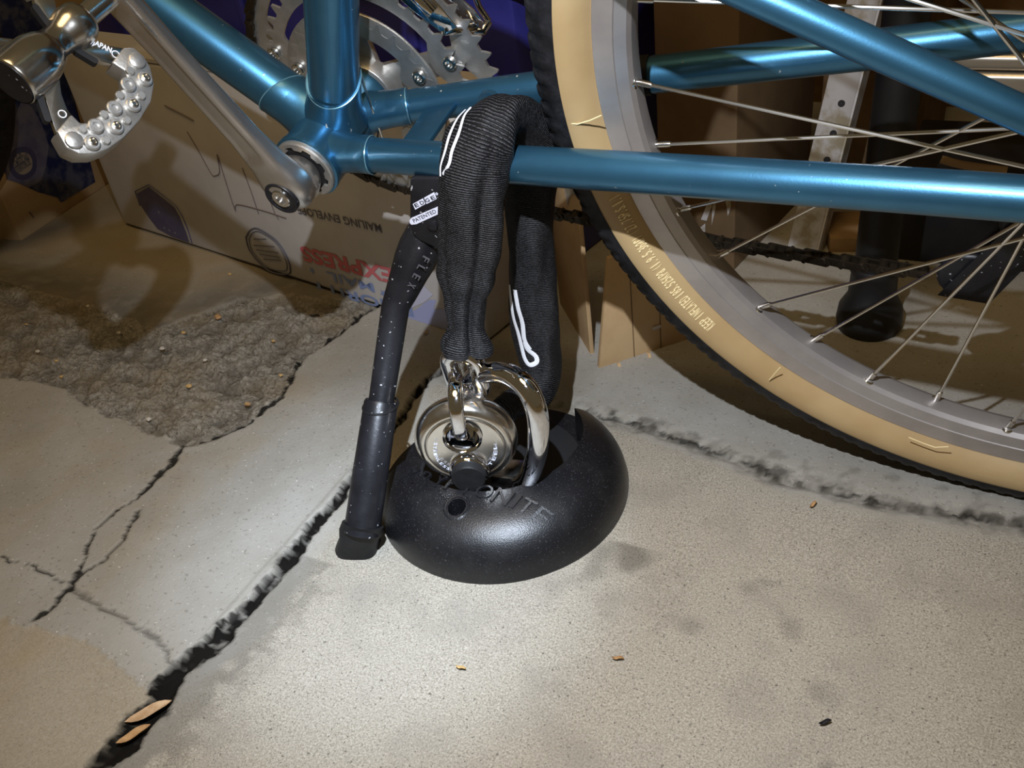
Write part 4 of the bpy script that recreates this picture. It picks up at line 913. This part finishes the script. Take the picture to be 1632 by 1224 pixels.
for t in (.35, .62, .93):
    o = lerp(p0, p1, t); g.tube([o + n2 * .0003 + u2_ * .02, o + n2 * .0003 + u2_ * .97], .0005, 5)
so = g.build('flute_crease', KRAFT, s2); so['kind'] = 'stuff'
for a, b in (((985, 580), (988, 586)), ((1033, 563), (1036, 572))):
    g = G(); a_, b_ = gnd(a, .002), gnd(b, .001); g.tube([a_, lerp(a_, b_, .5) + [0, 0, .002], b_], .0016, 5); g.build('torn_fibre', KRAFTL, s2)
g = G(); c_ = onp((1040, 526), p0 + n2 * .001, n2); g.box(c_, unit(p1 - p0) * .008, (0, 0, .003), n2 * .0006); g.build('staple', WPOST, s2)
K0 = gnd((1170, 434)); K1 = gnd((1229, 371)); ky_ = unit(K1 - K0); kx_ = A([-ky_[1], ky_[0], 0]); kx_ = kx_ if kx_[0] < 0 else -kx_
kraft = thing('kraft_carton', 'large brown cardboard carton standing behind the rear wheel', 'box', K0)
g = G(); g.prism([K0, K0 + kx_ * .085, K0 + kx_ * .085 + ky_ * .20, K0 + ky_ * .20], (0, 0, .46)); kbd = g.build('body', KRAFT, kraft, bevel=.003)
def kp(p, o=.0008): n_ = -ky_; return onp(p, K0 + n_ * o, n_)
for W_ in ([(1155, 316), (1164, 316), (1165, 330), (1160, 344), (1158, 330)], [(1117, 350), (1128, 322), (1138, 312), (1134, 330), (1126, 352)], [(1112, 366), (1124, 356), (1124, 372), (1116, 376)], [(1135, 330), (1139, 318), (1141, 330), (1134, 360)]):
    g = G(); P = [kp(p) for p in W_]; g.add(P, [tuple(range(len(P)))]); g.build('torn_paper', WPOST, kbd)
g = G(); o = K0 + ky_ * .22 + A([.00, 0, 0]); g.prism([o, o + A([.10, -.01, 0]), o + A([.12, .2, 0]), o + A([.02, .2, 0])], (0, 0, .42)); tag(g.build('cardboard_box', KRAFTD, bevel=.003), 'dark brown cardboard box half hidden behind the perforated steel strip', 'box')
# perforated steel strip leaning behind the wheel
Q0 = gnd((1268, 412)); pn = unit(A([.05, -.95, .26])); s_ = lambda p: onp(p, Q0, pn)
strip = thing('steel_strip', 'perforated painted steel strip leaning upright behind the wheel spokes', 'metal strip', Q0)
pd = unit(s_((1376, 0)) - s_((1278, 395))); px_ = unit(np.cross(pd, pn)); o = s_((1311, 262)); wd = np.linalg.norm(s_((1335, 262)) - s_((1287, 262))) * .5; dn = (o[2] - .001) / pd[2]
g = G(); g.prism([o - pd * dn - px_ * wd, o - pd * dn + px_ * wd, o + pd * .5 + px_ * wd, o + pd * .5 - px_ * wd], -pn * .003); bar = g.build('flat_bar', WPOST, strip, bevel=.0006)
for p in ((1341, 165), (1328, 213), (1356, 110), (1318, 255)):
    g = G(); c_ = s_(p); g.lathe([(.0002, .0004), (.0030, .0004), (.0034, 0)], c_, pn, 20); g.build('punched_hole', DARK, bar)
g = G(); e_ = o + px_ * wd; g.prism([e_ - pd * dn, e_ - pd * dn + px_ * .004 - pn * .02, e_ + pd * .5 + px_ * .004 - pn * .02, e_ + pd * .5], px_ * .002); g.build('folded_edge', WPOST, strip)
# rack: black post with a bulbous rubber foot, alloy crossbar
RP = gnd((1383, 523)); rack = thing('storage_rack', 'black rack post with bulbous rubber foot and grey alloy crossbar behind the wheel', 'rack', RP)
g = G(); g.lathe([(.0175, .05), (.0165, .62)], RP, (0, 0, 1), 32, cap=True); g.build('post', POSTM, rack)
g = G(); g.lathe([(.0200, .0), (.0265, .003), (.0285, .012), (.0270, .024), (.0205, .036), (.0195, .058), (.0212, .062), (.0195, .066)], RP, (0, 0, 1), 40, cap=True); g.build('rubber_foot', POSTM, rack, ang=60)
yb_ = RP[1] + .03; z0 = wy((1507, 150), yb_)[2]; z1 = wy((1507, 88), yb_)[2]; x0_ = wy((1507, 120), yb_)[0]
g = G(); g.box((x0_, yb_, z0), (.5, 0, 0), (0, .045, 0), (0, 0, (z1 - z0) * .55)); g.box((x0_, yb_ + .002, z0 + (z1 - z0) * .58), (.5, 0, 0), (0, .045, 0), (0, 0, (z1 - z0) * .42)); g.build('crossbar', SILV, rack, bevel=.004, bseg=3)
g = G(); g.lathe([(.0165, .0), (.0165, .62)], RP + A([.36, .05, 0]), (0, 0, 1), 24, cap=True); g.build('post', BLACKP, rack)
g = G(); g.box((RP[0], RP[1] + .012, .50), (.40, .03, 0), (0, .02, 0), (0, 0, .03)); g.build('rail', BLACKP, rack, bevel=.003)
g = G(); q0 = wy((1486, 334), .36); g.box(q0, (.028, 0, 0), (0, .02, 0), (0, 0, .012)); 
g2 = G(); g2.box((q0[0] - .03, .372, .0), (.12, .0, 0), (0, .14, 0), (0, 0, q0[2] + .03)); dkb = tag(g2.build('black_case', POSTM, bevel=.004), 'black plastic case with a small white label, behind the rear derailleur', 'case')
g.build('label', WHITEL, dkb)
W0 = gnd((1322, 402)); g = G(); g.box((W0[0], W0[1] - .004, 0), (.045, .01, 0), (-.02, .06, 0), (0, 0, .018)); tag(g.build('wooden_board', WOOD, bevel=.0015), 'short worn wooden board lying flat on the floor beside the black rack post', 'board')
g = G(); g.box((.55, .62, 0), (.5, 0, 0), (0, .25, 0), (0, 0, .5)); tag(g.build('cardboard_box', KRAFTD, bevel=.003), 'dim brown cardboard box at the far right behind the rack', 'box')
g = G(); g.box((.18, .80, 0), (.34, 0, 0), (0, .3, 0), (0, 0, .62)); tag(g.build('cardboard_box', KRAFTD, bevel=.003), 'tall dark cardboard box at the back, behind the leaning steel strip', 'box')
g = G(); pp = [wy(p, .335) for p in ((1500, 254), (1530, 262), (1570, 268), (1605, 272))]; g.tube(list(spline(pp, 20)), .0035, 10); tag(g.build('loose_strap', KRAFTL), 'thin tan strap hanging behind the wheel spokes', 'strap')

# ------------------------------------------------------------------ small litter
def leaf(p, sz, rot, label, m=LEAF, nm='dry_leaf', cat='leaf', z=.0016):
    c = gnd(p, z); d = A([math.cos(rot), math.sin(rot), 0]); e = A([-d[1], d[0], 0]); rows = []
    for t in np.linspace(-1, 1, 9):
        w_ = sz * .27 * (1 - t * t) ** .7 + .0001; rows.append([c + d * t * sz + e * s_ * w_ + A([0, 0, .0006 + .0014 * abs(s_) + .0006 * math.sin(4 * t)]) for s_ in (-1, -.4, .4, 1)])
    g = G(); g.grid(rows); tag(g.build(nm, m), label, cat)
leaf((985, 1051), .0038, .3, 'tiny brown dry leaf on the concrete in front of the anchor')
leaf((1296, 806), .0042, 1.2, 'tiny curled brown leaf on the concrete below the rear tyre')
leaf((1315, 1153), .0040, .7, 'dark curled leaf scrap on the concrete near the bottom right', BLACKR)
leaf((735, 1066), .0036, .1, 'faint ochre flake on the concrete below the anchor', PEBO, 'flake', 'flake')
leaf((238, 1136), .015, .95, 'large tan dry leaf lodged in the wide crack', mat('tan_leaf', (.50, .34, .20), .8, 0, (.36, .22, .11), 160), z=-.002)
leaf((214, 1172), .011, 1.05, 'small tan dry leaf lodged lower in the wide crack', z=-.002)
leaf((680, 532), .0040, 1.4, 'dark brown leaf scrap on the floor below the kickstand bend')
leaf((502, 505), .0060, .2, 'curled dark leaf on the broken concrete near the carton', BLACKR)
rs = random.Random(4); SPOTS = [((302, 615), PEBO, .0050), ((293, 530), PEBO, .0040), ((90, 575), PEBO, .0034), ((98, 600), PEBO, .0030), ((42, 517), PEBO, .0032), ((366, 437), PEBO, .0040), ((447, 598), PEBO, .0036), ((436, 543), PEBO, .0030), ((327, 574), PEBW, .0036), ((347, 505), LEAF, .0075), ((140, 488), PEBW, .0040), ((237, 668), PEBW, .0042), ((395, 644), LEAF, .0045), ((190, 530), PEBW, .0036), ((258, 555), PEBW, .0042), ((60, 560), PEBW, .0036)]
desc = {id(PEBO): 'ochre', id(PEBW): 'pale', id(LEAF): 'brown'}
PL = ['largest ochre stone chip, in the middle of the broken concrete patch', 'ochre chip at the top edge of the broken patch, below the dark area', 'ochre chip on the broken patch near the left frame edge, upper of two close together', 'ochre chip on the broken patch near the left frame edge, lower of two close together', 'ochre chip highest up at the far left of the broken patch', 'yellow ochre chip against the bottom edge of the white carton', 'ochre chip at the right edge of the broken patch beside the crack', 'small ochre chip at the upper right of the broken patch', 'pale stone chip right of centre on the broken patch', 'brown flat flake near the upper tip of the broken patch', 'pale stone chip on the upper left edge of the broken patch', 'pale stone chip near the lower left edge of the broken patch', 'brown chip beside the crack at the lower right of the broken patch', 'pale stone chip in the upper left of the broken patch', 'pale round pebble left of centre on the broken patch', 'pale stone chip closest to the left frame edge']
for i, (p, m_, s_) in enumerate(SPOTS):
    c = gnd(p, .002); s_ *= .75; n = 10; g = G(); rr = [1 + .3 * rs.uniform(-1, 1) for _ in range(n)]; rows = []
    for h, k in ((-.35, .7), (0, 1), (.35, .75), (.5, .3)): rows.append([c + A([math.cos(6.283 * j / n) * s_ * rr[j] * k, math.sin(6.283 * j / n) * s_ * rr[j] * k * .7, h * s_]) for j in range(n)])
    g.grid(rows, closev=True, capa=True, capb=True); o = g.build('pebble', m_, ang=30)
    tag(o, PL[i], 'pebble', desc[id(m_)] + ' chips on the broken concrete')
